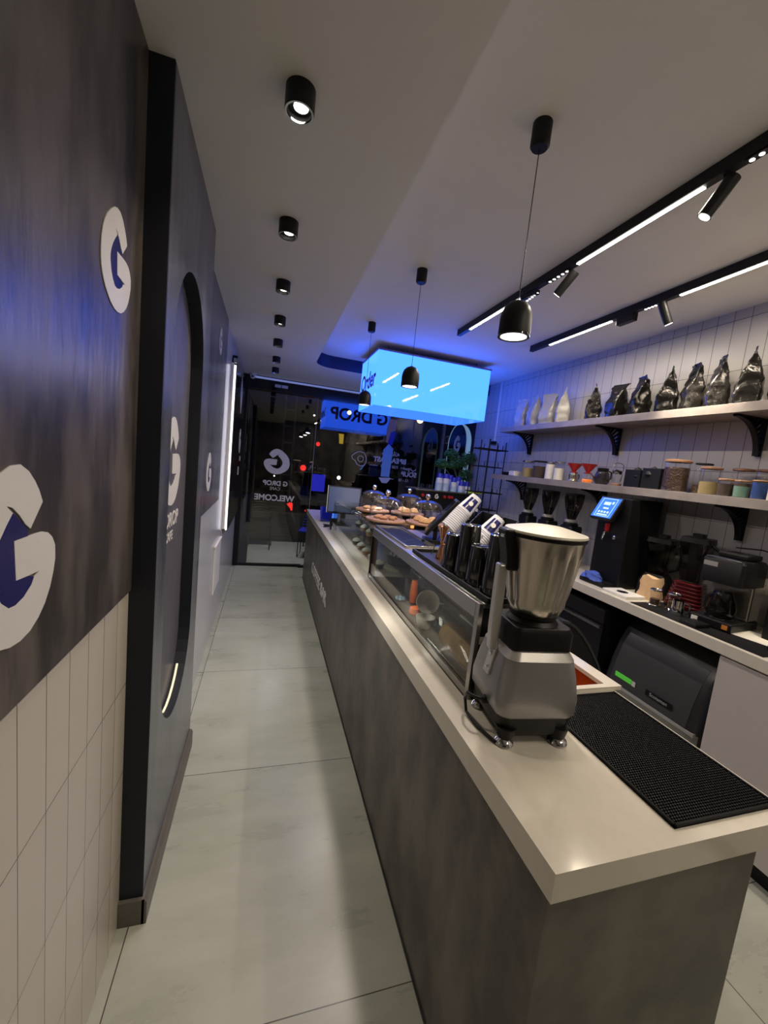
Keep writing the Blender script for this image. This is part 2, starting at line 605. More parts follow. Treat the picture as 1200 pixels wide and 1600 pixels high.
# lower ceiling: corridor strip plus the zone by the shop window, rounded inner corner
poly = [(XL - 0.1, YB - 0.1), (0.445, YB - 0.1), (0.445, 4.62)]
for k in range(9):
    a = pi - k * pi / 2 / 8
    poly.append((0.445 + 0.22 + 0.22 * cos(a), 4.62 + 0.22 * sin(a)))
poly += [(XR, 4.86), (XR, YG), (XL - 0.1, YG)]
struct(MB().prism(poly, (0, 0, ZS), (1, 0, 0), (0, 1, 0), (0, 0, ZC - ZS)).build('ceiling_corridor', 'ceil'))
struct(MB().box(XR, XR + 0.12, YB, 5.09, 0, ZC).build('wall_right', 'tile_r'))
struct(MB().box(XL - 0.1, XR + 0.1, YB - 0.12, YB, 0, ZC).build('wall_rear', 'lam'))
struct(MB().box(XL - 0.12, XL, YB, YG, 0, ZC).build('wall_left', 'white_wall'))
struct(MB().box(XL, XL + 0.004, YB, 1.385, 0, 1.224).build('wall_left_tiling', 'tile_l'))
struct(MB().box(XL, XL + 0.012, YB, 1.385, 1.224, ZS).build('wall_left_concrete', 'concrete', bevel=0.001))
struct(MB().box(XL, XL + 0.012, 2.28, 3.72, 1.245, ZS).build('wall_left_dark_panel', 'stucco', bevel=0.001))

# dark blue band on the curved step of the ceiling
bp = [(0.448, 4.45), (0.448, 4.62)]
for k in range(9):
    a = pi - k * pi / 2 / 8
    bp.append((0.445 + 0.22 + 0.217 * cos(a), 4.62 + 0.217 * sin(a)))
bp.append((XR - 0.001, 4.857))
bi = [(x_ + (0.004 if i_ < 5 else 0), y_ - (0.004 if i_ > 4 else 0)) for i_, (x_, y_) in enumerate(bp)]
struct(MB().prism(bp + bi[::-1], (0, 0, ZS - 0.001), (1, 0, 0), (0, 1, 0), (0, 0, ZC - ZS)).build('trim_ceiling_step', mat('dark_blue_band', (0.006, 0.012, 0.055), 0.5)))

# projecting navy block with stadium niche
bx = -0.317
by0, by1 = 1.385, 2.28
ny0, ny1, nz0, nz1 = 1.515, 2.10, 0.55, 2.34
nr = (ny1 - ny0) / 2
ncy = (ny0 + ny1) / 2
niche = []
for k in range(17):
    a = k * pi / 16
    niche.append((ncy + nr * cos(a), nz1 - nr + nr * sin(a)))
for k in range(17):
    a = pi + k * pi / 16
    niche.append((ncy + nr * cos(a), nz0 + nr + nr * sin(a)))


def ring_face(mb, outer, hole, x, nx):
    """rectangle with a hole, as a fan of quads between matching angles"""
    n = len(hole)
    out = []
    y0, y1, z0, z1 = outer
    cy, cz = (y0 + y1) / 2, (z0 + z1) / 2
    # project hole points to the rectangle borders, keeping corners
    for (a, b) in hole:
        if b > nz1 - nr:
            t = (a - (ncy - nr)) / (2 * nr)
            out.append((y0 + t * (y1 - y0), z1))
        else:
            t = (a - (ncy - nr)) / (2 * nr)
            out.append((y0 + t * (y1 - y0), z0))
    vs = [(x, a, b) for a, b in hole] + [(x, a, b) for a, b in out]
    fs = [(i, (i + 1) % n, (i + 1) % n + n, i + n) for i in range(n)]
    mb.add(vs, fs)


mb = MB()
ring_face(mb, (by0, by1, 0, ZS), niche, bx, 1)
n = len(niche)
blk = struct(mb.build('wall_left_block', 'stucco'))
mb = MB()
mb.add([(bx, a, b) for a, b in niche] + [(bx - 0.052, a, b) for a, b in niche], [(i, (i + 1) % n, (i + 1) % n + n, i + n) for i in range(n)])
struct(mb.build('trim_niche_reveal', 'navy'))
mb = MB()
mb.box(XL, bx - 0.0005, by0 - 0.0005, by0 + 0.012, 0, ZS).box(XL, bx - 0.0005, by1 - 0.012, by1, 0, ZS)
struct(mb.build('trim_block_side', 'navy'))
struct(MB().box(bx - 0.06, bx - 0.052, ny0 - 0.01, ny1 + 0.01, nz0 - 0.01, nz1 + 0.01).build('wall_left_niche', 'stucco2'))
mb = MB()
lip = [(bx - 0.035, ncy + (nr - 0.004) * cos(pi + k * pi / 16), nz0 + nr + (nr - 0.004) * sin(pi + k * pi / 16)) for k in range(17)]
mb.tube(lip[7:13], 0.005, 6)
struct(mb.build('trim_niche_strip', 'e_warmstrip'))
# skirting round the block
poly = [(0, 0), (0.016, 0), (0.016, 0.085), (0.008, 0.1), (0, 0.1)]
mb = MB()
mb.prism(poly, (bx, by0 - 0.014, 0), (1, 0, 0), (0, 0, 1), (0, by1 - by0 + 0.014, 0))
mb.box(XL + 0.005, bx + 0.008, by0 - 0.014, by0 - 0.001, 0, 0.098)
struct(mb.build('baseboard_block', 'skirt'))

# hanging black panel with a white light strip on its near edge
mb = MB().box(XL + 0.001, XL + 0.05, 4.32, 6.04, 0.86, 2.60)
struct(mb.build('wall_left_black_panel', 'blackg', bevel=0.002))
t = T('edge_light', 'tall glowing white strip light on the left wall before the black panel', 'light', (XL + 0.035, 4.285, 0.9))
pts = [(0, 0.03, -0.03), (0, 0.01, -0.015)] + [(0, 0, z) for z in (0.02, 0.5, 1.0, 1.6)]
MB().tube(pts, 0.009, 10).build('glowing_tube', 'e_neon', t)
MB().box(-0.034, -0.012, -0.014, 0.02, -0.02, 1.62).build('back_channel', 'white', t)
MB().box(-0.016, 0.016, -0.012, 0.020, 1.62, 1.665).build('clamp', 'chrome', t, bevel=0.003)

# access cover low on the left wall
t = T('access_cover', 'flat white cover plate low on the left wall, one edge lifted', 'panel', (XL + 0.001, 3.9, 0.39))
MB().box(0, 0.012, -0.22, 0.22, 0, 0.43).build('plate', 'white', t, bevel=0.002)
MB().box(0.0, 0.02, -0.235, 0.235, 0.43, 0.445).build('top_lip', 'white', t)
tag(MB().box(0, 0.004, 4.75, 4.83, 1.50, 1.60).build('paper_notice', 'vinyl', loc=(XL + 0.05, 0.55, -0.12)), 'small white square notice stuck on the black panel', 'notice')
tag(MB().box(0, 0.004, 4.75, 4.81, 1.0, 1.06).build('sticker', 'vinyl', loc=(XL + 0.05, 0.75, 0.55)), 'tiny white sticker above the square notice on the black panel', 'sticker')
tag(MB().prism([(-0.12, 0), (0, 0.22), (0.16, 0.05), (0.06, -0.2)], (0, 0, 0), (0, 1, 0), (0, 0, 1), (0.004, 0, 0)).build('vinyl_shape', 'vinyl', loc=(XL + 0.05, 5.1, 2.32)),
    'pale kite-shaped vinyl high on the black panel by the shop window', 'sticker')

# ------------------------------------------------------------------ logo (letter shape with a drop)
G_W = [(895, 405), (888, 345), (878, 285), (864, 220), (845, 160), (822, 127), (800, 118), (775, 130), (745, 160), (726, 200), (712, 250), (702, 320), (697, 400),
       (697, 460), (700, 520), (708, 580), (720, 640), (733, 690), (750, 740), (772, 800), (800, 850), (825, 878), (850, 888), (872, 876), (890, 850), (905, 808),
       (915, 760), (922, 710), (923, 650), (916, 600), (905, 560), (890, 528), (870, 500), (847, 472), (822, 440), (822, 525), (822, 608), (850, 645), (880, 682),
       (866, 680), (858, 700), (838, 713), (818, 706), (802, 685), (786, 630), (776, 570), (769, 500), (770, 455), (777, 415), (790, 375), (806, 345), (822, 322),
       (808, 268), (822, 300), (838, 362), (850, 420), (862, 462)]
G_B = [(822, 322), (806, 345), (790, 375), (777, 415), (770, 455), (769, 500), (776, 570), (786, 630), (802, 685), (818, 706), (838, 713), (858, 700), (866, 680),
       (850, 645), (822, 608), (822, 525), (822, 440), (840, 462), (856, 482), (855, 455), (843, 405), (833, 360)]
# wall-plane recovery of the traced outline: (u, v) fractions of the logo's width and height


def _unproj(px, py):
    u, v = px / 4.615, 300 + py / 4.615
    d = RW.transposed() @ Vector(((u - 600) / 622.436, (v - 800) / 622.436, 1))
    k = (XL + 0.012) / d.x
    return d.y * k, 1.7 + d.z * k


_pw = [_unproj(*p) for p in G_W]
_pb = [_unproj(*p) for p in G_B]
_y0, _y1 = min(p[0] for p in _pw), max(p[0] for p in _pw)
_z0, _z1 = min(p[1] for p in _pw), max(p[1] for p in _pw)
_asp = (_y1 - _y0) / (_z1 - _z0)
GW = [(((a - _y0) / (_y1 - _y0) - 0.5) * 0.86, (b - _z0) / (_z1 - _z0) - 0.5) for a, b in _pw]
GB = [(((a - _y0) / (_y1 - _y0) - 0.5) * 0.86, (b - _z0) / (_z1 - _z0) - 0.5) for a, b in _pb]


def logo(name, label, h, o, u, n, v=(0, 0, 1), drop=True, white='vinyl', asp=1.0, parent=None, cat='logo'):
    u = Vector(u) * asp
    if parent is None:
        t = T(name, label, cat, o)
        o = (0, 0, 0)
    else:
        t = parent
    nn = Vector(n)
    MB().prism([(a * h, b * h) for a, b in GW], Vector(o), u, v, nn * 0.002).build('letter', white, t)
    if drop:
        MB().prism([(a * h, b * h) for a, b in GB], Vector(o), u, v, nn * 0.0016).build('drop', 'bluev', t)
    return t


xs = XL + 0.0125
logo('wall_logo', 'large white G logo with blue drop, lower one on the concrete panel', 0.30, (xs, 0.770, 1.488), (0, 1, 0), (1, 0, 0))
logo('wall_logo', 'white letter G logo with blue drop, upper one on the concrete panel', 0.232, (xs, 1.185, 2.12), (0, 1, 0), (1, 0, 0))
logo('wall_logo', 'faint pale G logo high on the dark panel beyond the navy block', 0.19, (xs, 3.26, 2.46), (0, 1, 0), (1, 0, 0))
logo('wall_logo', 'white G logo low on the dark panel beyond the navy block', 0.27, (xs, 3.0, 1.52), (0, 1, 0), (1, 0, 0))
t = logo('niche_logo', 'white G logo with cafe name inside the rounded niche of the navy block', 0.36, (bx - 0.0515, 1.80, 1.62), (0, 1, 0), (1, 0, 0), drop=False)
text_obj('G DROP', 'lettering', 'vinyl', 0.085, (0.0, -0.0, -0.27), (0, 1, 0), (0, 0, 1), (1, 0, 0), t, bold=0.002, align='CENTER')
text_obj('CAFE', 'lettering', 'vinyl', 0.055, (0.0, -0.0, -0.33), (0, 1, 0), (0, 0, 1), (1, 0, 0), t, bold=0.001, align='CENTER')
logo('panel_logo', 'pale G logo on the black panel next to the shop door', 0.30, (XL + 0.0505, 5.35, 1.80), (0, 1, 0), (1, 0, 0), drop=False)

# ------------------------------------------------------------------ right end wall with arch
struct(MB().box(XR - 0.006, XR + 0.12, 5.09, YG, 0, ZS).build('wall_right_dark', 'navy'))
aw = T('arch_sign', 'tall dark arch sign with white G logo at the far end of the tiled wall', 'sign', (XR - 0.007, 5.58, 0))


def arch(r, z0, z1, n=14):
    return [(r, z0)] + [(r * cos(k * pi / n), z1 - r + r * sin(k * pi / n)) for k in range(n + 1)] + [(-r, z0)]


MB().prism([(a, b) for a, b in arch(0.30, 0.9, 2.42)], (0, 0, 0), (0, 1, 0), (0, 0, 1), (-0.012, 0, 0)).build('arch_panel', 'blackg', aw)
mb = MB()
ar = arch(0.305, 0.9, 2.425)
mb.tube([(-0.014, a, b) for a, b in ar], 0.006, 8)
mb.build('lit_edge', 'e_halo', aw)
oc = [(-0.305 * sin(k * pi / 24) * 1.0, 2.12 + 0.305 * cos(k * pi / 24)) for k in range(13)]
oo = [(-0.305 * sin(k * pi / 24) - 0.11 * sin(k * pi / 24), 2.12 + 0.305 * cos(k * pi / 24)) for k in range(13)]
MB().prism(oc + [(-0.305, 0.9), (-0.415, 0.9)] + oo[::-1], (0, 0, 0), (0, 1, 0), (0, 0, 1), (-0.004, 0, 0)).build('reveal_glow', 'e_halo', aw)  # flat crescent, the light on the reveal is put in as emission
logo('x', '', 0.26, (-0.0125, 0, 2.12), (0, -1, 0), (-1, 0, 0), drop=False, parent=aw)
text_obj('G DROP', 'lettering', 'vinyl', 0.075, (-0.0135, 0, 1.90), (0, -1, 0), (0, 0, 1), (-1, 0, 0), aw, bold=0.002, align='CENTER')
text_obj('CAFE', 'lettering', 'vinyl', 0.05, (-0.0135, 0, 1.84), (0, -1, 0), (0, 0, 1), (-1, 0, 0), aw, bold=0.001, align='CENTER')
t = T('small_frame_sign', 'tiny square framed sign beside the dark arch', 'sign', (XR - 0.007, 5.98, 2.2))
MB().box(-0.006, 0, -0.05, 0.05, -0.06, 0.06).build('frame', 'kraft', t)
MB().box(-0.008, -0.005, -0.035, 0.035, -0.045, 0.045).build('picture', 'navy', t)
# cable trunking on the tiled wall
t = T('cable_trunking', 'thin white cable trunking running down the far right wall to a black socket', 'cable', (XR, 4.56, 2.13))
MB().box(-0.012, 0, -0.01, 0.01, 0, ZC - 2.13).build('duct', 'white', t, bevel=0.002)
MB().box(-0.03, 0, -0.05, 0.05, -0.03, 0.01).build('socket', 'black', t, bevel=0.003)

# ------------------------------------------------------------------ shop front
struct(MB().box(XL, 0.655, YG, YG + 0.012, 0.0, 2.56).build('door_1', 'front_glass'))
struct(MB().box(0.662, XR, YG, YG + 0.012, 0.0, 2.56).build('window_1', 'front_glass'))
struct(MB().box(XL, XR, YG - 0.06, YG + 0.1, 2.56, ZS).build('trim_header', 'blackg', bevel=0.004))
struct(MB().box(0.655, 0.662, YG - 0.004, YG + 0.016, 0.0, 2.56).build('trim_glass_joint', 'galv'))
mb = MB().box(XL, 0.60, YG - 0.02, YG + 0.03, 0.0, 0.035).box(XL, XL + 0.07, YG - 0.03, YG + 0.04, 0, 2.56)
struct(mb.build('trim_door_frame', 'blackm', bevel=0.002))
struct(MB().box(XR - 0.05, XR - 0.012, YG - 0.03, YG + 0.03, 0, 2.56).build('trim_window_corner', 'galv'))
t = T('door_closer', 'small black floor closer at the foot of the glass door', 'door closer', (0.60, YG - 0.02, 0))
MB().box(-0.05, 0.05, -0.04, 0.02, 0, 0.03).build('case', 'black', t, bevel=0.004)
t = T('ceiling_tube', 'long pale blue tube under the ceiling along the shop window', 'tube', (0.5, YG - 0.09, ZS - 0.03))
MB().cyl((-0.75, 0, 0), 0.014, 1.75, 12, 'X').build('tube', 'tube', t)
MB().box(-0.76, -0.74, -0.015, 0.02, -0.018, 0.03).build('end_cap', 'white', t)
MB().box(0.98, 1.0, -0.015, 0.02, -0.018, 0.03).build('end_cap', 'white', t)
t = T('security_camera', 'small white dome security camera in the ceiling corner above the door', 'camera', (-0.27, 5.95, ZS))
MB().lathe([(0.045, 0), (0.045, -0.02), (0.035, -0.03)], 20).build('mount', 'white', t)
MB().lathe([(0.0005, -0.075), (0.02, -0.07), (0.033, -0.05), (0.035, -0.03)], 20).build('housing', 'white', t)
MB().lathe([(0.012, 0), (0.012, 0.01)], 12, c=(0.0, -0.036, -0.048), mtx=Matrix.Rotation(pi / 2, 4, 'X')).build('lens', 'blackg', t)
for x0, nm in ((0.03, 'left'), (0.125, 'right')):
    tag(MB().box(0, 0.085, -0.004, 0, 0, 0.04).build('header_label', 'vinyl', loc=(x0, YG - 0.061, 2.62)),
        'small white label on the black header above the door, %s one of two' % nm, 'label')

# vinyl on the glass (readable from the street)
vy = YG - 0.003
ux, vz, nn = (-1, 0, 0), (0, 0, 1), (0, 1, 0)
t = logo('door_vinyl', 'white G logo with welcome lettering on the glass door, seen mirrored', 0.37, (0.135, vy, 1.575), ux, nn, drop=False, asp=1.15)
text_obj('G DROP', 'lettering', 'vinyl', 0.095, (0, 0, -0.35), ux, vz, nn, t, bold=0.003, align='CENTER')
text_obj('CAFE', 'lettering', 'vinyl', 0.065, (0, 0, -0.42), ux, vz, nn, t, bold=0.0, align='CENTER')
text_obj('WELCOME', 'lettering', 'vinyl', 0.118, (0, 0, -0.575), ux, vz, nn, t, bold=0.004, align='CENTER')
t = T('window_vinyl', 'white fried egg outline on the shop window, left of the breakfast lettering', 'sticker', (1.36, vy, 1.75))
egg = [(0.0, 0.11), (0.07, 0.095), (0.105, 0.04), (0.115, -0.03), (0.09, -0.09), (0.03, -0.112), (-0.03, -0.09), (-0.06, -0.04), (-0.115, -0.005), (-0.12, 0.035), (-0.08, 0.07), (-0.04, 0.10)]
MB().tube([(a, 0, b) for a, b in egg], 0.006, 6, True).build('egg_outline', 'vinyl', t)
MB().tube([(0.02 + 0.045 * cos(k * pi / 10), 0, 0.045 * sin(k * pi / 10)) for k in range(20)], 0.005, 6, True).build('yolk_outline', 'vinyl', t)
t = T('window_vinyl', 'white breakfast lettering with opening time on the shop window, seen mirrored', 'sticker', (1.86, vy, 1.74))
text_obj('\ufeea\ufee7\ufe8e\ufea4\ufe92\ufebb', 'lettering', 'vinyl', 0.10, (0, 0, 0.11), ux, vz, nn, t, bold=0.001, align='CENTER')
text_obj('BREAKFAST', 'lettering', 'vinyl', 0.105, (0, 0, 0.0), ux, vz, nn, t, bold=0.004, align='CENTER')
text_obj('7:30 - 11:30', 'lettering', 'vinyl', 0.06, (0, 0, -0.085), ux, vz, nn, t, bold=0.001, align='CENTER')
MB().box(-0.33, -0.19, -0.001, 0.001, -0.07, -0.062).build('rule', 'vinyl', t)
MB().box(0.19, 0.33, -0.001, 0.001, -0.07, -0.062).build('rule', 'vinyl', t)
t = T('window_vinyl', 'white soup lettering on the shop window below the breakfast lettering, seen mirrored', 'sticker', (2.2, vy, 1.58))
text_obj('\ufb56\ufeee\ufeb3', 'lettering', 'vinyl', 0.10, (0, 0, 0.07), ux, vz, nn, t, bold=0.001, align='CENTER')
text_obj('SOUP', 'lettering', 'vinyl', 0.105, (0, 0, -0.035), ux, vz, nn, t, bold=0.004, align='CENTER')
text_obj('12 - 18', 'lettering', 'vinyl', 0.06, (-0.08, 0, -0.12), ux, vz, nn, t, bold=0.001, align='CENTER')
MB().box(-0.38, -0.25, -0.001, 0.001, -0.10, -0.092).build('rule', 'vinyl', t)
t = T('window_vinyl', 'narrow blue and peach picture strip with soup bowl on the shop window', 'sticker', (1.79, vy - 0.004, 1.41))
MB().prism([(-0.09, 0.08), (-0.07, 0.05), (-0.03, 0.0), (0.05, 0.0), (0.09, 0.05), (0.11, 0.09)], (0, 0, 0), (1, 0, 0), (0, 0, 1), (0, 0.002, 0)).build('bowl', 'paper', t)
MB().prism([(-0.06, 0.10), (0.08, 0.10), (0.10, 0.55), (0.02, 0.62), (-0.06, 0.52)], (0, 0, 0), (1, 0, 0), (0, 0, 1), (0, 0.002, 0)).build('lower_print', 'sky', t)
MB().prism([(0.0, 0.62), (0.08, 0.60), (0.11, 0.82), (0.03, 0.80)], (0.0, 0, 0), (1, 0, 0), (0, 0, 1), (0, 0.002, 0)).build('blue_print', 'blue', t)
MB().prism([(-0.03, 0.64), (0.015, 0.62), (0.03, 0.80), (0.11, 0.84), (0.11, 1.0), (0.0, 1.0), (-0.03, 0.85)], (0.0, 0, 0), (1, 0, 0), (0, 0, 1), (0, 0.002, 0)).build('peach_print', 'peach', t)

# ------------------------------------------------------------------ lights
def downlight(y, label, on=True):
    t = T('downlight', label, 'light', (0.02, y, ZS), 0, 'black surface downlights over the corridor')
    MB().lathe([(0.043, 0), (0.043, -0.060), (0.036, -0.060), (0.034, -0.047)], 28).build('housing', 'blackm', t)
    MB().lathe([(0.040, -0.058), (0.042, -0.063), (0.036, -0.063), (0.035, -0.058)], 28, closed=True).build('rim', 'chrome', t)
    MB().lathe([(0.021, -0.0495), (0.021, -0.048)], 20, c=(0.004, -0.004, 0)).build('lens', 'e_lens', t)
    lamp('SPOT', 'downlight_beam', P_DOWN * (1.6 if y < 2.5 else 0.8), K_WARM, (0.02, y, ZS - 0.068), (0.02, y, 0), t, size=0.025, angle=105, blend=0.7)


names = ['nearest', 'second', 'third', 'fourth', 'fifth', 'sixth', 'last']
for i, y in enumerate([1.335, 2.03, 2.70, 3.37, 4.03, 4.74, 5.33]):
    downlight(y, 'black cylinder downlight on the corridor ceiling, %s from the viewer' % names[i])


def pendant(x, y, label):
    t = T('pendant_lamp', label, 'lamp', (x, y, 2.20), 0, 'black dome pendant lamps above the counter')
    H = ZC - 2.20
    MB().lathe([(0.032, H), (0.032, H - 0.07), (0.026, H - 0.078)], 24).build('canopy', 'blackm', t)
    MB().tube([(0, 0, 0.115), (0, 0, H - 0.07)], 0.0016, 6).build('cord', 'black', t)
    MB().lathe([(0.054, 0), (0.055, 0.006), (0.055, 0.055), (0.052, 0.075), (0.044, 0.095), (0.030, 0.110), (0.012, 0.117), (0.004, 0.122)], 32).build('shade', 'blackm', t)
    MB().lathe([(0.0545, 0.001), (0.055, -0.005), (0.047, -0.005), (0.046, 0.001)], 32, closed=True).build('rim', 'blackg', t)
    MB().lathe([(0.045, -0.003), (0.045, -0.001)], 32).build('diffuser', 'e_pend', t)
    lamp('AREA', 'pendant_beam', P_PEND, (1.0, 0.88, 0.80), (x, y, 2.193), (x, y, 0), t, size=0.085)


pendant(0.805, 1.307, 'large-looking black dome pendant lamp nearest the viewer')
pendant(0.815, 2.428, 'black dome pendant lamp hanging before the blue light box')
pendant(0.775, 3.489, 'small black dome pendant lamp below the word on the light box')


def track(x, y0, y1, segs, label):
    t = T('track_light', label, 'track light', (x, (y0 + y1) / 2, ZC))
    yc = (y0 + y1) / 2
    MB().box(-0.0175, 0.0175, y0 - yc, y1 - yc, -0.05, -0.001).build('rail', 'blackm', t, bevel=0.001)
    for a, b in segs:
        MB().box(-0.008, 0.008, a - yc, b - yc, -0.0535, -0.050).build('led_strip', 'e_white', t)
        o = lamp('AREA', 'strip_beam', P_TRACK * (b - a), K_WARM, (x, (a + b) / 2, ZC - 0.056), (x, (a + b) / 2, 0), t, size=0.02, size_y=(b - a))
        o.rotation_euler = (0, 0, 0)
    return t, yc


def grille(t, yc, a, b):
    MB().box(-0.014, 0.014, a - yc, b - yc, -0.056, -0.05).build('spot_module', 'black', t)
    n = 5
    for k in range(n):
        y = a + (b - a) * (k + 0.5) / n - yc
        MB().lathe([(0.008, -0.0575), (0.008, -0.056)], 10, c=(0, y, 0)).build('mini_lens', 'e_dot', t)


def spot(x, y, d, label, power=P_SPOT, on=True):
    """cylindrical head on a short stem, axis along d"""
    t = T('spotlight_head', label, 'spotlight', (x, y, ZC - 0.05), 0, 'cylindrical spotlights on the ceiling tracks')
    d = Vector(d).normalized()
    c = Vector((0, 0, -0.062))
    MB().tube([(0, 0, 0), (0, 0, -0.05)], 0.005, 8).build('stem', 'blackm', t)
    MB().tube([tuple(c - d * 0.055), tuple(c + d * 0.078)], 0.024, 24).build('barrel', 'blackm', t)
    e = c + d * 0.0785
    q = d.to_track_quat('Z', 'Y').to_matrix().to_4x4()
    MB().lathe([(0.019, 0), (0.019, 0.001)], 20, c=e, mtx=q).build('lens', 'e_lens', t)
    if on:
        p = Vector(t.location) + e + d * 0.004
        lamp('SPOT', 'spot_beam', power, (1.0, 0.86, 0.66), tuple(p), tuple(p + d), t, size=0.018, angle=62, blend=0.6)
    return t


t1, yc = track(1.47, -2.2, 3.23, [(2.37, 3.03), (1.24, 1.87), (-0.3, 0.33), (-1.9, -1.27)], 'black ceiling track with glowing strips nearer the counter')
grille(t1, yc, 1.93, 2.10)
grille(t1, yc, 0.96, 1.10)
mb = MB().box(-0.014, 0.014, -0.09, 0.07, -0.075, -0.05, Matrix.Translation((0, 2.27 - yc, -0.002)) @ Matrix.Rotation(radians(6), 4, 'X'))
adapter = mb.build('angled_adapter', 'black', t1, bevel=0.002)
for k in range(5):
    MB().lathe([(0.007, -0.0025), (0.007, 0)], 10, c=(0, 2.19 + k * 0.024 - yc, -0.0785 - 0.0025 * k)).build('mini_lens', 'e_dot', t1)
t2, yc = track(2.19, -2.2, 3.23, [(2.35, 2.98), (1.1, 1.87), (-0.3, 0.33), (-1.9, -1.27)], 'black ceiling track with glowing strips nearer the shelves')
grille(t2, yc, 1.99, 2.10)
MB().box(-0.02, 0.02, 2.16 - yc, 2.29 - yc, -0.10, -0.05).build('driver_box', 'black', t2, bevel=0.002)
spot(1.47, 1.93, (-0.25, 0.62, -0.72), 'lit black spotlight head on the track left, pointing down left, farther one')
spot(1.47, 1.17, (-0.25, 0.30, -0.72), 'brightly lit black spotlight head at upper right, nearest the viewer')
spot(2.19, 1.955, (0.42, -0.12, -0.80), 'dark spotlight head on the track nearer the shelves, aimed at the wall', 70)
spot(2.19, 0.75, (0.42, 0.10, -0.80), 'spotlight head beyond the right picture edge aimed at the shelves', 65)

# blue light box
lb = T('light_box', 'large glowing blue hanging light box with dark blue lettering', 'sign', (1.595, 4.30, 2.28))
MB().box(-0.625, 0.625, -0.35, 0.35, 0.0, 0.53).build('acrylic_body', 'e_box', lb, bevel=0.002)
MB().box(-0.622, 0.622, -0.347, 0.347, -0.004, -0.0002).build('underside_panel', 'e_boxb', lb)
MB().box(-0.632, 0.632, -0.357, 0.357, 0.53, 0.545).build('top_frame', mat('box_frame', (0.25, 0.22, 0.42), 0.5), lb)
mb = MB()
for sx in (-0.5, 0.5):
    for sy in (-0.25, 0.25):
        mb.tube([(sx, sy, 0.545), (sx, sy, ZC - 2.28)], 0.003, 6)
mb.build('hanging_rods', 'black', lb)
text_obj('Order', 'lettering', 'ink', 0.24, (-0.6265, 0.30, 0.20), (0, -1, 0), (0, 0, 1), (-1, 0, 0), lb, bold=0.006, xs=1.0)
text_obj('G DROP', 'lettering', 'ink', 0.30, (0.02, 0.3515, 0.17), (-1, 0, 0), (0, 0, 1), (0, 1, 0), lb, bold=0.010, align='CENTER')

# ------------------------------------------------------------------ front counter
CX0, CX1, CY0, CY1 = 0.585, 1.185, 0.545, 5.55
t = T('service_counter', 'long grey-brown counter body with white lettering along the corridor', 'counter', (CX0, CY0, 0))
MB().box(0, 0.03, 0, CY1 - CY0, 0.0, 0.905).build('front_panel', 'lam', t)
MB().box(0.03, CX1 - CX0, 0, 0.03, 0.0, 0.905).build('end_panel', 'lam', t)
MB().box(CX1 - CX0 - 0.03, CX1 - CX0, 0.03, CY1 - CY0, 0.06, 0.80).build('staff_side_panel', 'cab', t)
MB().box(0.03, CX1 - CX0 - 0.03, CY1 - CY0 - 0.03, CY1 - CY0, 0.0, 0.905).build('far_end_panel', 'lam', t)
MB().box(-0.004, 0, 0, CY1 - CY0, 0.0, 0.012).build('floor_strip', 'blackm', t)
text_obj('COFFEE BAR', 'lettering', 'white', 0.17, (-0.004, 4.02, 0.385), (0, -1, 0), (0, 0, 1), (-1, 0, 0), t, depth=0.003, bold=0.0, xs=1.22)
wt = T('countertop', 'cream stone countertop running the length of the service counter', 'countertop', (CX0, CY0, 0.905))
mb = MB()
sx0, sx1, sy0, sy1 = 0.435, 0.672, 0.535, 0.80     # cut-out, relative
X0, X1, Y0, Y1 = -0.012, 0.69, -0.018, 5.06
mb.box(X0, X1, Y0, sy0, 0, 0.065).box(X0, sx0, sy0, sy1, 0, 0.065).box(sx1, X1, sy0, sy1, 0, 0.065).box(X0, X1, sy1, Y1, 0, 0.065)
mb.build('slab', 'quartz', wt)
t = T('counter_bin', 'cream-rimmed open bin set into the counter beyond the rubber mat', 'bin', (CX0 + 0.575, CY0 + 0.6675, 0.97))
mb = MB()
hw, hl = 0.145, 0.150
for a in ((-hw, hw, -hl, -hl + 0.022), (-hw, hw, hl - 0.022, hl), (-hw, -hw + 0.022, -hl + 0.022, hl - 0.022), (hw - 0.060, hw, -hl + 0.022, hl - 0.022)):
    mb.box(*a, 0.0005, 0.016)
mb.build('rim', 'quartz', t)
mb = MB()
mb.box(-0.125, 0.092, -0.13, 0.13, -0.14, -0.135).box(-0.125, -0.12, -0.13, 0.13, -0.14, 0.0).box(0.087, 0.092, -0.13, 0.13, -0.14, 0.0)
mb.box(-0.125, 0.092, -0.13, -0.125, -0.14, 0.0).box(-0.125, 0.092, 0.125, 0.13, -0.14, 0.0)
mb.build('liner', 'copper', t)

# rubber bar mat with nubs
mt = T('bar_mat', 'black rubber bar mat with rows of nubs on the near end of the counter', 'mat', (0.917, 0.560, 0.97))
mw, ml = 0.338, 0.485
mb = MB().box(0, mw, 0, ml, 0.0005, 0.004)
mb.build('base', 'rubber', mt)
mb = MB()
for a in ((0, mw, 0, 0.006), (0, mw, ml - 0.006, ml), (0, 0.006, 0, ml), (mw - 0.006, mw, 0, ml)):
    mb.box(*a, 0.001, 0.010)
mb.build('raised_border', 'rubber', mt, bevel=0.001)
mb = MB()
i = 0
y = 0.012
while y < ml - 0.008:
    x = 0.011 + (0.004 if i % 2 else 0)
    while x < mw - 0.009:
        r1, r2 = 0.0027, 0.0018
        vs = [(x + r1 * cos(k * pi / 3), y + r1 * sin(k * pi / 3), 0.0035) for k in range(6)] + [(x + r2 * cos(k * pi / 3), y + r2 * sin(k * pi / 3), 0.0088) for k in range(6)]
        mb.add(vs, [(k, (k + 1) % 6, (k + 1) % 6 + 6, k + 6) for k in range(6)] + [tuple(range(6, 12))], False)
        x += 0.0078
    y += 0.0070
    i += 1
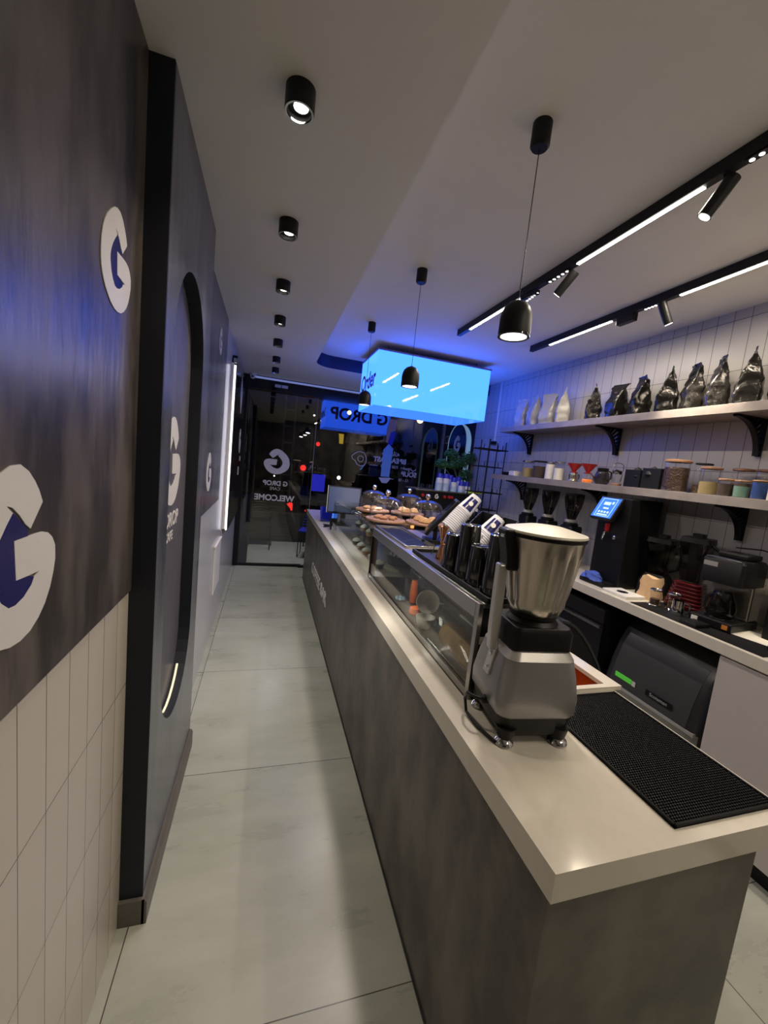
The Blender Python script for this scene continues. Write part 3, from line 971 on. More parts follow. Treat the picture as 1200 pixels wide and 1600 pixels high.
o = mb.build('nubs', mat('rubber_nub', (0.016, 0.016, 0.017), 0.38), mt)
o['kind'] = 'stuff'

# ------------------------------------------------------------------ big blender on the counter
bl = T('countertop_blender', 'large grey and black blender with tall steel jug on the counter', 'blender', (0.772, 0.945, 0.97), radians(-7))
for i, (sx, sy) in enumerate(((-1, -1), (1, -1), (-1, 1), (1, 1))):
    MB().lathe([(0.026, 0.001), (0.028, 0.005), (0.024, 0.014), (0.014, 0.022), (0.008, 0.028), (0.008, 0.036)], 20, c=(sx * 0.082, sy * 0.085, 0)).build('foot', 'chrome', bl)
    MB().lathe([(0.020, 0.018), (0.024, 0.034), (0.028, 0.052)], 16, c=(sx * 0.080, sy * 0.083, 0)).build('foot_cup', 'black', bl)
MB().rrect([(0.030, 0, 0, 0.096, 0.094, 0.03), (0.050, 0, 0, 0.106, 0.100, 0.03), (0.095, 0, 0, 0.116, 0.106, 0.03), (0.105, 0, 0, 0.117, 0.108, 0.03)]).build('lower_base', 'black', bl)
MB().rrect([(0.084, 0, 0, 0.112, 0.104, 0.03), (0.094, 0, 0, 0.120, 0.110, 0.034), (0.135, 0, 0, 0.122, 0.111, 0.036), (0.20, 0, 0, 0.113, 0.102, 0.036), (0.242, 0, 0, 0.104, 0.093, 0.034)]).build('motor_housing', 'silver', bl, bevel=0.0)
MB().rrect([(0.2425, 0, 0, 0.1045, 0.0935, 0.034), (0.264, 0, 0, 0.092, 0.082, 0.03), (0.266, 0, 0, 0.086, 0.076, 0.03)]).build('shoulder', 'silverl', bl)
MB().rrect([(0.266, 0, 0, 0.092, 0.080, 0.02), (0.315, 0, 0, 0.092, 0.080, 0.02), (0.330, 0, 0, 0.084, 0.074, 0.02)]).build('collar', 'black', bl, bevel=0.002)
MB().lathe([(0.058, 0.330), (0.072, 0.331), (0.068, 0.335), (0.062, 0.342), (0.066, 0.348), (0.064, 0.356)], 36).build('jug_seat', 'black', bl)


def fl(a, z):
    k = min(1, max(0, (z - 0.355) / 0.03)) * min(1, max(0, (0.565 - z) / 0.02))
    return 0.085 * k * (abs(cos(a * 6)) ** 0.6 - 0.7)


prof = [(0.060, 0.352), (0.072, 0.362), (0.080, 0.385)] + [(0.080 + 0.026 * s ** 0.8, 0.40 + 0.165 * s) for s in [i / 8 for i in range(9)]] + [(0.1075, 0.574)]
MB().lathe(prof, 100, flute=fl).build('jug', 'steel', bl)
MB().lathe([(0.105, 0.572), (0.111, 0.575), (0.111, 0.582), (0.105, 0.585)], 48).build('lid_seal', 'black', bl)
MB().lathe([(0.108, 0.583), (0.113, 0.587), (0.111, 0.592), (0.085, 0.598), (0.05, 0.606), (0.02, 0.608), (0.0005, 0.608)], 48).build('lid', 'lid', bl)
# handle at the left with clamp arm down to the housing
mb = MB()
mb.loft([[Vector((-0.094 + a, b, z)) for a, b in ((-0.036 - dx, -0.030), (0.03, -0.030), (0.03, 0.024), (-0.036 - dx, 0.024))] for z, dx in ((0.475, -0.016), (0.52, -0.010), (0.56, 0.0), (0.585, 0.004), (0.592, 0.002))], smooth=False)
mb.build('handle_bracket', 'black', bl, bevel=0.006)
MB().tube([(-0.137, -0.012, 0.572), (-0.1335, -0.026, 0.572)], 0.005, 12).build('hinge_pin', 'chrome', bl)
mb = MB()
mb.loft([[Vector((x - 0.013, -0.020, z)), Vector((x + 0.013, -0.020, z)), Vector((x + 0.013, 0.010, z)), Vector((x - 0.013, 0.010, z))] for x, z in ((-0.120, 0.49), (-0.119, 0.40), (-0.117, 0.30), (-0.113, 0.238))], smooth=False)
mb.build('clamp_arm', 'silverl', bl, bevel=0.004)
mb = MB()
mb.loft([[Vector((x - 0.004, -0.022, z)), Vector((x + 0.004, -0.022, z)), Vector((x + 0.004, 0.014, z)), Vector((x - 0.004, 0.014, z))] for x, z in ((-0.106, 0.27), (-0.108, 0.235), (-0.116, 0.19), (-0.121, 0.165))], smooth=False)
mb.build('arm_plate', 'silverl', bl, bevel=0.002)
for z, x in ((0.225, -0.114), (0.185, -0.122)):
    MB().lathe([(0.005, 0), (0.005, 0.003), (0.003, 0.005)], 10, c=(x, -0.004, z), mtx=Matrix.Rotation(-pi / 2, 4, 'Y')).build('screw', 'chrome', bl)
MB().lathe([(0.012, 0), (0.012, 0.014), (0.008, 0.02)], 14, c=(-0.112, -0.02, 0.09), mtx=Matrix.Rotation(-pi / 2, 4, 'Y')).build('cable_gland', 'black', bl)
MB().tube([(-0.130, -0.02, 0.09), (-0.150, -0.01, 0.092), (-0.158, 0.02, 0.085), (-0.150, 0.05, 0.05), (-0.145, 0.04, 0.012), (-0.135, -0.02, 0.007), (-0.110, -0.09, 0.008)], 0.0045, 10).build('power_cord', 'black', bl)

t = T('waste_bin', 'black bin with rounded shoulder standing in the aisle behind the blender', 'bin', (1.29, 1.42, 0))
cp = [(0.0, 0.02), (0.0, 1.075), (0.03, 1.088), (0.08, 1.078), (0.12, 1.055), (0.17, 1.01), (0.21, 0.965), (0.27, 0.885), (0.32, 0.80), (0.335, 0.74), (0.335, 0.02)]
MB().loft([[Vector((a, yy, b * (1 - q_))) for a, b in cp] for yy, q_ in ((0.0, 0.008), (0.008, 0.0), (0.322, 0.0), (0.33, 0.008))]).build('shell', 'black', t)
MB().loft([[Vector((a + 0.002, yy, b + 0.002)) for a, b in cp[2:9]] + [Vector((a - 0.005, yy, b - 0.008)) for a, b in cp[2:9][::-1]] for yy in (-0.004, 0.02)]).build('edge_trim', 'icem', t)

# ------------------------------------------------------------------ display case
dc = T('display_case', 'glass and steel refrigerated display case along the countertop', 'display case', (0.675, 1.075, CTZ))
D, L1, HC = 0.30, 1.345, 0.325
# front frame of the steel section
mb = MB()
mb.box(0, 0.016, 0, 0.022, 0, HC)
mb.build('near_post', 'steelh', dc, bevel=0.001)
MB().box(0, 0.012, 0.022, L1, 0.0, 0.028).build('bottom_rail', 'steelh', dc, bevel=0.001)
MB().box(-0.001, 0.018, 0.022, L1, HC - 0.052, HC).build('top_rail', 'steelh', dc, bevel=0.001)
MB().box(-0.002, 0.0, 0.022, L1, 0.0, 0.003).build('seal', 'black', dc)
MB().box(0.004, 0.009, 0.022, L1, 0.028, HC - 0.052).build('front_glass', 'case_glass', dc)
MB().box(0.018, D, 0, L1, HC - 0.014, HC).build('steel_top', 'steelh', dc, bevel=0.001)
MB().box(0.016, D, 0.0, 0.012, 0.0, HC - 0.014).build('side_panel', 'black', dc)
MB().box(0.016, 0.075, -0.001, 0.0, HC - 0.135, HC - 0.11).build('side_strip', 'quartz', dc)
MB().box(D - 0.014, D, 0.012, L1, 0.0, HC - 0.014).build('back_door', mat('case_back', (0.12, 0.11, 0.10), 0.3), dc)
MB().box(D - 0.024, D - 0.014, 0.012, L1, 0.13, 0.14).box(D - 0.024, D - 0.014, 0.012, L1, 0.06, 0.07).build('door_rails', 'steel', dc)
MB().box(0.10, D - 0.03, 0.70, L1 - 0.02, 0.150, 0.156).build('glass_shelf', 'case_glass', dc)
MB().box(0.012, D - 0.02, 0.022, L1, 0.0, 0.004).build('liner', 'skirt', dc)
# all-glass section beyond
L2 = 2.905
MB().box(0.301, 0.60, 0.42, L1, 0.0, HC).build('rear_housing', 'black', dc, bevel=0.003)
lamp('AREA', 'added_case_fill', 1.3, (1.0, 0.93, 0.82), (0.70, 1.75, CTZ + HC - 0.056), (0.80, 1.75, CTZ), dc, size=0.02, size_y=1.2)  # fill light added to brighten the case interior, no fixture modelled
lamp('AREA', 'added_case_fill', 1.1, (0.85, 0.9, 1.0), (0.70, 3.2, CTZ + HC - 0.02), (0.80, 3.2, CTZ), dc, size=0.02, size_y=1.3)  # same added fill for the all-glass section
D = 0.60
MB().box(0.002, 0.010, L1 + 0.004, L2, 0.0, HC - 0.012).build('front_glass', 'case_glass', dc)
MB().box(0.0, 0.30, L1 + 0.006, L2, HC - 0.012, HC - 0.004).build('top_glass', 'case_glass', dc)
MB().box(0.10, D, L1 + 0.006, L2, HC - 0.034, HC - 0.014).build('black_deck', 'blackg', dc)
MB().box(-0.001, 0.012, L1 - 0.004, L1 + 0.004, 0.0, HC).build('joint_strip', 'blackm', dc)
MB().box(0.012, 0.05, L1 + 0.03, L1 + 0.06, 0.0, HC - 0.03).build('divider_post', 'woodd', dc)
MB().box(0.0, 0.3, L2 - 0.008, L2, 0, HC - 0.012).build('end_glass', 'case_glass', dc)
MB().box(D - 0.012, D, L1 + 0.006, L2, 0, HC - 0.034).build('back_panel', 'navy', dc)
MB().box(0.06, D - 0.03, L1 + 0.3, L2 - 0.03, 0.14, 0.146).build('glass_shelf', 'case_glass', dc)
# drip tray with slots on the steel top
t = T('slotted_tray', 'stainless tray with slots lying on the steel top of the display case', 'tray', (0.785, 2.15, CTZ + HC))
mb = MB()
mb.box(-0.09, 0.09, -0.30, 0.30, 0.0005, 0.004)
mb.box(-0.09, -0.078, -0.30, 0.30, 0.004, 0.014).box(0.078, 0.09, -0.30, 0.30, 0.004, 0.014)
mb.box(-0.078, 0.078, -0.30, -0.288, 0.004, 0.014).box(-0.078, 0.078, 0.288, 0.30, 0.004, 0.014)
mb.build('pan', 'steel', t, bevel=0.001)
mb = MB()
for k in range(24):
    y = -0.265 + k * 0.023
    mb.box(-0.066, 0.066, y, y + 0.012, 0.0042, 0.0055)
mb.build('slots', 'black', t)
# black service tray with tins
t = T('service_tray', 'black rimmed tray under the upturned shaker tins', 'tray', (0.815, 1.42, CTZ + HC))
mb = MB().box(-0.115, 0.135, -0.35, 0.35, 0.0005, 0.006)
for a in ((-0.115, 0.135, -0.35, -0.342), (-0.115, 0.135, 0.342, 0.35), (-0.115, -0.107, -0.35, 0.35), (0.127, 0.135, -0.35, 0.35)):
    mb.box(*a, 0.001, 0.020)
mb.build('tray_body', 'blackm', t, bevel=0.002)
TZ = CTZ + HC + 0.0065
def tin(x, y, h, r0, r1, label):
    t = T('shaker_tin', label, 'shaker tin', (x, y, TZ), 0, 'upturned steel shaker tins')
    MB().lathe([(r0 + 0.0015, 0), (r0 + 0.0015, 0.004), (r0, 0.006), (r0 - 0.001, 0.03), (r1, h - 0.006), (r1 - 0.003, h - 0.001)], 40).build('body', 'darkchrome', t)
    MB().lathe([(r1 - 0.001, h - 0.003), (r1, h), (r1 - 0.003, h + 0.001), (r1 - 0.005, h)], 40, closed=True).build('base_ring', 'chrome', t)
tin(0.775, 1.160, 0.205, 0.046, 0.037, 'tall dark shaker tin nearest the big blender')
tin(0.765, 1.262, 0.145, 0.044, 0.037, 'short dark shaker tin between the two tall ones')
tin(0.770, 1.360, 0.205, 0.045, 0.038, 'tall dark shaker tin second farthest along the tray')
tin(0.752, 1.448, 0.150, 0.042, 0.036, 'short dark shaker tin at the far end of the row beside the copper jigger')
def jigger(x, y, h, r, label, lean=0):
    t = T('jigger', label, 'jigger', (x, y, TZ), 0, 'copper jiggers')
    mb = MB()
    mb.lathe([(r * 0.85, 0), (r * 0.8, 0.01), (0.005, h * 0.48), (0.005, h * 0.52), (r * 0.9, h * 0.97), (r, h), (r * 0.93, h), (0.004, h * 0.56)], 24)
    mb.build('double_cone', 'copper', t)
    mb = MB().lathe([(0.0065, h * 0.46), (0.0085, h * 0.5), (0.0065, h * 0.54)], 16)
    mb.build('waist_bead', 'copper', t)
jigger(0.787, 1.635, 0.150, 0.027, 'tall copper jigger standing behind the shaker tins')
jigger(0.765, 1.545, 0.085, 0.020, 'short copper jigger in front of the tall copper one')
# stirring spoon set in dark stand
t = T('bar_spoon', 'thin twisted bar spoon leaning by the jiggers', 'spoon', (0.84, 1.72, TZ))
MB().tube([(-0.06, 0.0, 0.0), (-0.03, 0.01, 0.07), (0.0, 0.02, 0.13)], 0.0022, 6).build('shaft', 'chrome', t)
MB().lathe([(0.0005, -0.012), (0.009, -0.006), (0.011, 0), (0.009, 0.006), (0.0005, 0.012)], 12, c=(0.002, 0.02, 0.138)).build('bowl', 'chrome', t)

# tilted tablet and cup dispensers
t = T('tablet_stand', 'black tablet terminal seen from behind, leaning back behind the tray', 'tablet', (0.94, 2.06, CTZ + HC), radians(-22))
Mx = Matrix.Translation((0.02, 0.0, 0.14)) @ Matrix.Rotation(radians(38), 4, 'Y')
MB().box(-0.010, 0.010, -0.085, 0.085, -0.12, 0.14, Mx).build('body', 'black', t, bevel=0.006)
MB().box(-0.012, -0.0102, -0.075, 0.075, -0.105, 0.125, Mx).build('screen', 'blackg', t)
MB().box(-0.07, 0.06, -0.06, 0.06, 0.0, 0.018).box(-0.01, 0.012, -0.04, 0.04, 0.018, 0.10).build('foot', 'black', t, bevel=0.004)


def sleeve(base, d, r, ln, label, n=9):
    t = T('cup_stack', label, 'cups', base, 0, 'paper cup stacks lying in dispensers')
    q = Vector(d).normalized().to_track_quat('Z', 'Y').to_matrix().to_4x4()
    MB().lathe([(r * 0.72, ln), (r * 1.0, ln - 0.10), (r * 1.02, ln - 0.105), (r * 0.96, ln - 0.107)], 28, mtx=q).build('end_cup', 'paper', t)
    mb = MB()
    prof = []
    for k in range(n):
        z = ln - 0.108 - k * 0.011
        prof += [(r * 0.97, z), (r * 1.03, z - 0.002), (r * 1.03, z - 0.006), (r * 0.97, z - 0.008)]
    mb.lathe(prof[::-1], 28, mtx=q)
    mb.build('nested_rims', 'paper', t)
    # printed label with round badge on the end cup
    lc = q.inverted() @ (Vector((0, 0, 1.7)) - Vector(base))
    A0 = math.atan2(lc.y, lc.x)
    mb = MB()
    vs, fs = [], []
    for i in range(7):
        a = A0 + radians(-38 + i * 76 / 6)
        for z, s in ((ln - 0.092, 0.985), (ln - 0.02, 0.79)):
            vs.append(q @ Vector((r * s * 1.02 * cos(a), r * s * 1.02 * sin(a), z)))
    for i in range(6):
        fs.append((2 * i, 2 * i + 1, 2 * i + 3, 2 * i + 2))
    mb.add(vs, fs, True)
    mb.build('navy_label', 'bluev', t)
    a = A0
    c = q @ Vector((r * 0.925 * cos(a), r * 0.925 * sin(a), ln - 0.056))
    nrm = (q @ Vector((cos(a), sin(a), 0.25))).normalized()
    qq = nrm.to_track_quat('Z', 'Y').to_matrix().to_4x4()
    MB().lathe([(0.013, 0), (0.013, 0.003)], 20, c=c, mtx=qq).build('badge', 'vinyl', t)
    return t


d = (0.62, -0.05, 0.78)
sleeve((0.90, 1.93, CTZ + HC + 0.04), d, 0.045, 0.31, 'white paper cup stack with navy label, tilted up beside the tablet', 11)
sleeve((0.98, 1.72, CTZ + HC + 0.03), d, 0.043, 0.22, 'shorter white paper cup stack with navy label behind the shaker tins', 6)
sleeve((0.90, 1.66, CTZ + HC + 0.03), d, 0.034, 0.13, 'smallest paper cup end peeping out below the other two stacks', 2)
t = T('cup_dispenser', 'black slanted rack holding the paper cup stacks', 'rack', (1.10, 1.80, CTZ + HC))
mb = MB()
for yy in (-0.15, -0.02, 0.04, 0.20):
    mb.prism([(-0.10, 0.0), (0.10, 0.0), (0.10, 0.20), (0.085, 0.20)], (0, yy, 0), (1, 0, 0), (0, 0, 1), (0, 0.008, 0))
mb.box(-0.10, 0.10, -0.15, 0.208, 0.0, 0.006).box(0.092, 0.10, -0.15, 0.208, 0.006, 0.20)
mb.build('frame', 'black', t)

# ------------------------------------------------------------------ cake domes
def dome(x, y, label, food, fm, wood='wood'):
    t = T('cake_dome', label, 'cake dome', (x, y, CTZ + HC), 0, 'glass cake domes on wooden boards')
    MB().lathe([(0.10, 0.0), (0.142, 0.004), (0.145, 0.012), (0.142, 0.020), (0.02, 0.021)], 40).build('board', wood, t)
    p = [(0.118, 0.022), (0.120, 0.03), (0.120, 0.105), (0.114, 0.135), (0.095, 0.160), (0.060, 0.176), (0.02, 0.182)]
    pi_ = [(r - 0.0025, z - 0.0015) for r, z in p]
    MB().lathe([*p, *[(max(r, 0.001), z) for r, z in pi_[::-1]]], 48, closed=True).build('glass_bell', 'glass', t)
    kp = [(0.008, 0.181), (0.009, 0.190)] + [(0.019 * sin(pi * (0.18 + 0.82 * k / 10)) + 0.0005, 0.208 - 0.019 * cos(pi * (0.18 + 0.82 * k / 10))) for k in range(11)]
    MB().lathe(kp, 24).build('knob', 'chrome', t)
    rr = random.Random(int(x * 100))
    for k in range(food):
        a = k * 2 * pi / (food - 1 if food > 3 else 3)
        rad = (0.062 if k < food - 1 else 0.0) if food > 3 else 0.058
        mb = MB()
        s = 0.026 if food > 3 else 0.040
        mb.lathe([(s * 0.8, 0), (s, 0.006), (s * 0.95, 0.014), (s * 0.6, 0.020 if food > 3 else 0.035), (0.001, 0.022 if food > 3 else 0.042)], 16, c=(rad * cos(a), rad * sin(a), 0.0215), mtx=Matrix.Rotation(rr.random() * 3, 4, 'Z') @ Matrix.Diagonal((1.15, 0.9, 1, 1)))
        tag(mb.build('cookie' if food > 3 else 'bun', fm, loc=(x, y, CTZ + HC)), ('%s %s under the %s' % ('brown round' if fm == 'cookie' else 'pale golden', 'cookie' if food > 3 else 'bun', label)),
            'cookie' if food > 3 else 'bun', 'baked goods under the ' + label)
    return t


dome(0.845, 2.73, 'nearest left glass cake dome', 7, 'cookie')
dome(1.135, 2.68, 'nearest right glass cake dome', 3, 'bread')
dome(0.885, 3.26, 'farther left glass cake dome', 7, 'bread')
dome(1.180, 3.20, 'farther right glass cake dome', 3, 'bread', 'woodd')
t = T('tea_light', 'tiny glowing amber cup between the near cake domes and the tablet', 'candle', (0.965, 2.49, CTZ + HC))
MB().shell([(0.013, 0), (0.016, 0.03)], 0.001, 16).build('cup', 'glass', t)
MB().lathe([(0.011, 0.002), (0.012, 0.018)], 16).build('wax', emit('amber_wax', (1.0, 0.35, 0.08), 1.0), t)

# ------------------------------------------------------------------ things in the display case
zc = CTZ + 0.0045
t = T('acrylic_roll', 'clear acrylic half-round cover with brown bread roll lying in the near end of the case', 'container', (0.775, 1.30, zc))
mb = MB()
arc = [(0.075 * cos(k * pi / 14), 0.12 * sin(k * pi / 14)) for k in range(15)]
arc = [(a, 0.03 + b) for a, b in arc]
prof2 = [(0.075, 0.0)] + arc + [(-0.075, 0.0)]
inn = [(a * 0.96, b * 0.97) for a, b in prof2[::-1]]
mb.prism(prof2 + inn, (0, -0.17, 0), (1, 0, 0), (0, 0, 1), (0, 0.34, 0))
mb.build('cover', 'case_glass', t)
MB().box(-0.08, -0.07, -0.175, 0.175, 0.0, 0.022).box(0.07, 0.08, -0.175, 0.175, 0, 0.022).build('edge_rails', 'steel', t, bevel=0.002)
MB().box(0.058, 0.068, -0.175, 0.175, 0.115, 0.125).build('handle_rod', 'white', t, bevel=0.003)
tag(MB().lathe([(0.02, -0.155), (0.050, -0.13), (0.056, -0.05), (0.056, 0.05), (0.050, 0.13), (0.02, 0.155)], 28, mtx=Matrix.Rotation(pi / 2, 4, 'X')).build('bread_loaf', 'bread', loc=(0.775, 1.30, zc + 0.060)),
    'long brown loaf under the clear cover in the display case', 'bread')
def cupm(name, label, loc, prof, m, tilt=None, cat='cup', handle=True):
    t = T(name, label, cat, loc)
    q = tilt or Matrix.Identity(4)
    MB().shell(prof, 0.003, 28, mtx=q).build('bowl', m, t)
    if handle:
        r, z = prof[-2]
        MB().tube([tuple(q @ Vector((r - 0.004 + 0.022 * sin(k * pi / 8), 0, z * 0.45 + 0.35 * z * -cos(k * pi / 8) + 0.004))) for k in range(9)], 0.0035, 8).build('handle', m, t)
    return t
tl = Matrix.Rotation(radians(-72), 4, 'Y') @ Matrix.Rotation(radians(20), 4, 'X')
tl = Vector((-0.45, -0.85, 0.28)).to_track_quat('Z', 'Y').to_matrix().to_4x4()
cupm('white_cup', 'white cup lying on another cup with its bowl facing out of the case', (0.768, 1.66, zc + 0.112), [(0.022, 0), (0.040, 0.02), (0.052, 0.045), (0.054, 0.052)], 'white', tl)
cupm('white_cup', 'white cup standing on the case floor beneath the tipped cup', (0.745, 1.62, zc), [(0.022, 0), (0.038, 0.02), (0.045, 0.050), (0.046, 0.055)], 'white')
cupm('tumbler', 'clear stemmed glass dish standing behind the acrylic cover', (0.905, 1.55, zc), [(0.030, 0), (0.010, 0.012), (0.009, 0.09), (0.030, 0.115), (0.037, 0.14)], 'glass', None, 'glass', False)
t = cupm('candy_glass', 'ribbed glass tumbler with orange sweets in the middle of the case', (0.80, 1.93, zc), [(0.045, 0), (0.052, 0.01), (0.055, 0.14), (0.056, 0.145)], 'glass', None, 'glass', False)
MB().lathe([(0.018, 0.01), (0.022, 0.06), (0.016, 0.13)], 16).build('sweets', 'orange', t)
tag(MB().lathe([(0.02, 0), (0.03, 0.01), (0.026, 0.035), (0.008, 0.045)], 16).build('orange_sweet', 'orange', loc=(0.755, 1.78, zc)), 'bright orange sweet beside the tipped white cup', 'sweet')
t = T('glass_dish', 'small clear glass dish of blue and white wrapped sweets in the case', 'dish', (0.745, 1.98, zc))
MB().shell([(0.035, 0), (0.045, 0.008), (0.055, 0.02)], 0.002, 24).build('dish', 'glass', t)
for k in range(6):
    a = k * 1.1
    tag(MB().lathe([(0.004, 0), (0.010, 0.004), (0.010, 0.010), (0.004, 0.014)], 8, c=(0.022 * cos(a), 0.022 * sin(a), 0.006)).build('wrapped_sweet', 'sky', loc=(0.745, 1.98, zc)),
        'small pale blue wrapped sweet in the clear dish', 'sweet', 'wrapped sweets in the clear dish')
# cakes in the far all-glass section
def cake(x, y, z, kind, label):
    t = T('dessert_cup', label, 'dessert', (x, y, z), 0, 'desserts in the far half of the display case')
    MB().shell([(0.030, 0), (0.036, 0.02), (0.040, 0.055)], 0.0015, 20).build('cup', 'glass', t)
    MB().lathe([(0.029, 0.003), (0.034, 0.022), (0.036, 0.035)], 20).build('filling', kind, t)
    MB().lathe([(0.036, 0.0352), (0.034, 0.045), (0.02, 0.056), (0.004, 0.064)], 20).build('topping', 'cream', t)
kk = ['spice', 'cream', 'bread', 'cookie']
where = ['first', 'second', 'third', 'fourth', 'fifth']
for i in range(5):
    cake(0.80, 2.62 + 0.19 * i, zc, kk[i % 4], 'layered dessert cup on the case floor, %s of the front row from the joint' % where[i])
for i in range(4):
    cake(0.83, 2.86 + 0.20 * i, CTZ + 0.147, kk[(i + 1) % 4], 'cream-topped dessert cup on the glass shelf, %s from the joint' % where[i])
t = T('cake', 'round dark cake with white piped cream on the case floor', 'cake', (1.0, 2.75, zc))
MB().lathe([(0.085, 0.0), (0.085, 0.06), (0.08, 0.065)], 32).build('sponge', 'spice', t)
mb = MB()
for k in range(12):
    a = k * pi / 6
    mb.lathe([(0.014, 0.065), (0.012, 0.078), (0.002, 0.09)], 10, c=(0.068 * cos(a), 0.068 * sin(a), 0))
mb.build('piped_cream', 'cream', t)

# ------------------------------------------------------------------ far end of the counter
t = T('sales_monitor', 'black touch monitor with blue reflection on the far end of the counter', 'monitor', (0.86, 4.42, CTZ), radians(-8))
Mx = Matrix.Translation((0, 0, 0.28)) @ Matrix.Rotation(radians(-14), 4, 'X')
MB().box(-0.19, 0.19, -0.012, 0.018, -0.15, 0.16, Mx).build('bezel', 'black', t, bevel=0.004)
MB().box(-0.175, 0.175, -0.0135, -0.0115, -0.135, 0.145, Mx).build('screen', mat('monitor_glass', (0.01, 0.015, 0.04), 0.3, emis=(0.03, 0.07, 0.20), es=0.35), t)
MB().box(-0.192, -0.186, -0.014, 0.018, -0.15, 0.16, Mx).build('silver_edge', 'silverl', t)
MB().box(-0.10, 0.10, -0.09, 0.11, 0.0, 0.015).box(-0.03, 0.03, 0.01, 0.05, 0.015, 0.25).build('stand', 'black', t, bevel=0.004)
t = T('card_terminal', 'small black card terminal with blue screen on a stand at the counter end', 'card reader', (0.705, 4.08, CTZ))
Mx = Matrix.Translation((0, 0, 0.12)) @ Matrix.Rotation(radians(20), 4, 'X')
MB().box(-0.036, 0.036, -0.012, 0.016, -0.09, 0.08, Mx).build('body', 'black', t, bevel=0.005)
MB().box(-0.028, 0.028, -0.0135, -0.0115, 0.01, 0.065, Mx).build('display', 'e_screen', t)
MB().box(-0.03, -0.02, -0.02, 0.05, 0.0, 0.06).box(0.02, 0.03, -0.02, 0.05, 0.0, 0.06).build('feet', 'black', t)
t = T('leaflet_stand', 'deep blue leaflet holder at the far corner of the counter', 'leaflet stand', (0.70, 4.62, CTZ), radians(10))
Mx = Matrix.Translation((0, 0, 0.085)) @ Matrix.Rotation(radians(-18), 4, 'X')
MB().box(-0.07, 0.07, -0.004, 0.004, -0.085, 0.09, Mx).build('card', 'blue', t)
MB().box(-0.075, 0.075, -0.03, 0.05, 0.0, 0.004).box(-0.075, 0.075, -0.035, -0.032, 0.0, 0.05).build('acrylic', 'case_glass', t)
t = T('folded_cloth', 'crumpled dark cloth and cable lying by the card terminal', 'cloth', (0.66, 4.28, CTZ))
MB().tube([(-0.04, -0.08, 0.006), (0.03, -0.05, 0.008), (-0.02, 0.0, 0.006), (0.04, 0.04, 0.008), (-0.02, 0.09, 0.006)], 0.006, 8).build('coil', 'black', t)

# ------------------------------------------------------------------ back counter and shelves
BX = 2.19
t = T('back_countertop', 'cream worktop along the tiled wall behind the bar', 'countertop', (BX, -1.0, 0.955))
MB().box(0, XR - BX - 0.001, 0, 5.95, 0, 0.06).build('slab', 'quartz', t, bevel=0.002)
BZ = 1.015
t = T('base_cabinet', 'pale cabinet under the near end of the back worktop', 'cabinet', (BX + 0.03, -0.9, 0))
MB().box(0, XR - BX - 0.04, 0, 2.215, 0.10, 0.955).build('carcass', 'cab', t)
for k in range(4):
    a = 0.004 + k * 0.553
    dr = MB().box(-0.018, -0.0005, a, a + 0.547, 0.105, 0.945).build('door', 'cab', t, bevel=0.002)
MB().box(0.04, 0.06, 0, 2.215, 0.0, 0.10).build('plinth', 'black', t)

im = T('ice_machine', 'charcoal ice machine with sloping front under the back worktop', 'ice machine', (2.22, 1.65, 0.0))
w = 0.30
prof = [(0.08, 0.06), (0.0, 0.06), (0.0, 0.50), (-0.012, 0.53), (0.02, 0.66), (0.07, 0.78), (0.13, 0.86), (0.20, 0.885), (0.50, 0.885), (0.50, 0.06)]
MB().prism([(0.02, 0.06), (0.02, 0.47), (0.5, 0.47), (0.5, 0.06)], (0, -w, 0), (1, 0, 0), (0, 0, 1), (0, 2 * w, 0)).build('steel_body', 'steelh', im)
mb = MB()
P1 = [(0.0, 0.47), (0.0, 0.50), (0.025, 0.62), (0.06, 0.73), (0.11, 0.82), (0.17, 0.87), (0.24, 0.89), (0.50, 0.89), (0.50, 0.47)]
rings = []
for yy, s in ((-w, 0.03), (-w + 0.012, 0.010), (-w + 0.03, 0.0), (w - 0.03, 0.0), (w - 0.012, 0.010), (w, 0.03)):
    rings.append([Vector((a + (s if a < 0.3 else 0), yy, min(b, 0.89 - s * 0.6))) for a, b in P1])
mb.loft(rings)
mb.build('hood', 'icem', im)
MB().loft([[Vector((a - 0.004, yy, b)) for a, b in [(0.0, 0.485), (0.0, 0.50), (0.023, 0.61), (0.058, 0.72), (0.10, 0.80), (0.14, 0.80), (0.10, 0.485)]] for yy in (-w + 0.055, w - 0.055)]).build('lid_panel', mat('charcoal_lid', (0.045, 0.046, 0.049), 0.30), im)
MB().box(-0.006, 0.03, -w + 0.01, w - 0.01, 0.462, 0.480).build('bottom_trim', 'silverl', im, bevel=0.002)
q = Vector((-1, 0, 0.2)).normalized()
MB().box(-0.0055, -0.003, -0.16, -0.0, 0.528, 0.562).build('name_plate', 'black', im)
text_obj('Scotsman', 'lettering', 'silverl', 0.028, (-0.0065, -0.08, 0.536), (0, -1, 0), (0, 0, 1), (-1, 0, 0), im, depth=0.0004, align='CENTER', bold=0.0004)
MB().box(-0.002, 0.004, 0.10, 0.215, 0.528, 0.556).build('green_display', 'e_green', im)
MB().box(-0.0025, 0.0, 0.072, 0.094, 0.526, 0.556).build('small_sticker', 'vinyl', im)
t = T('undercounter_fridge', 'black undercounter fridge beyond the ice machine', 'fridge', (2.20, 2.0, 0))
MB().box(0.02, 0.5, 0, 1.5, 0.08, 0.90).build('body', 'black', t)
for k in range(3):
    dr = MB().box(0.0, 0.019, 0.004 + k * 0.5, 0.496 + k * 0.5, 0.10, 0.80).build('door', 'blackg', t, bevel=0.003)
    MB().box(-0.012, 0, 0.02 + k * 0.5, 0.48 + k * 0.5, 0.77, 0.785).build('handle', 'steelh', dr)
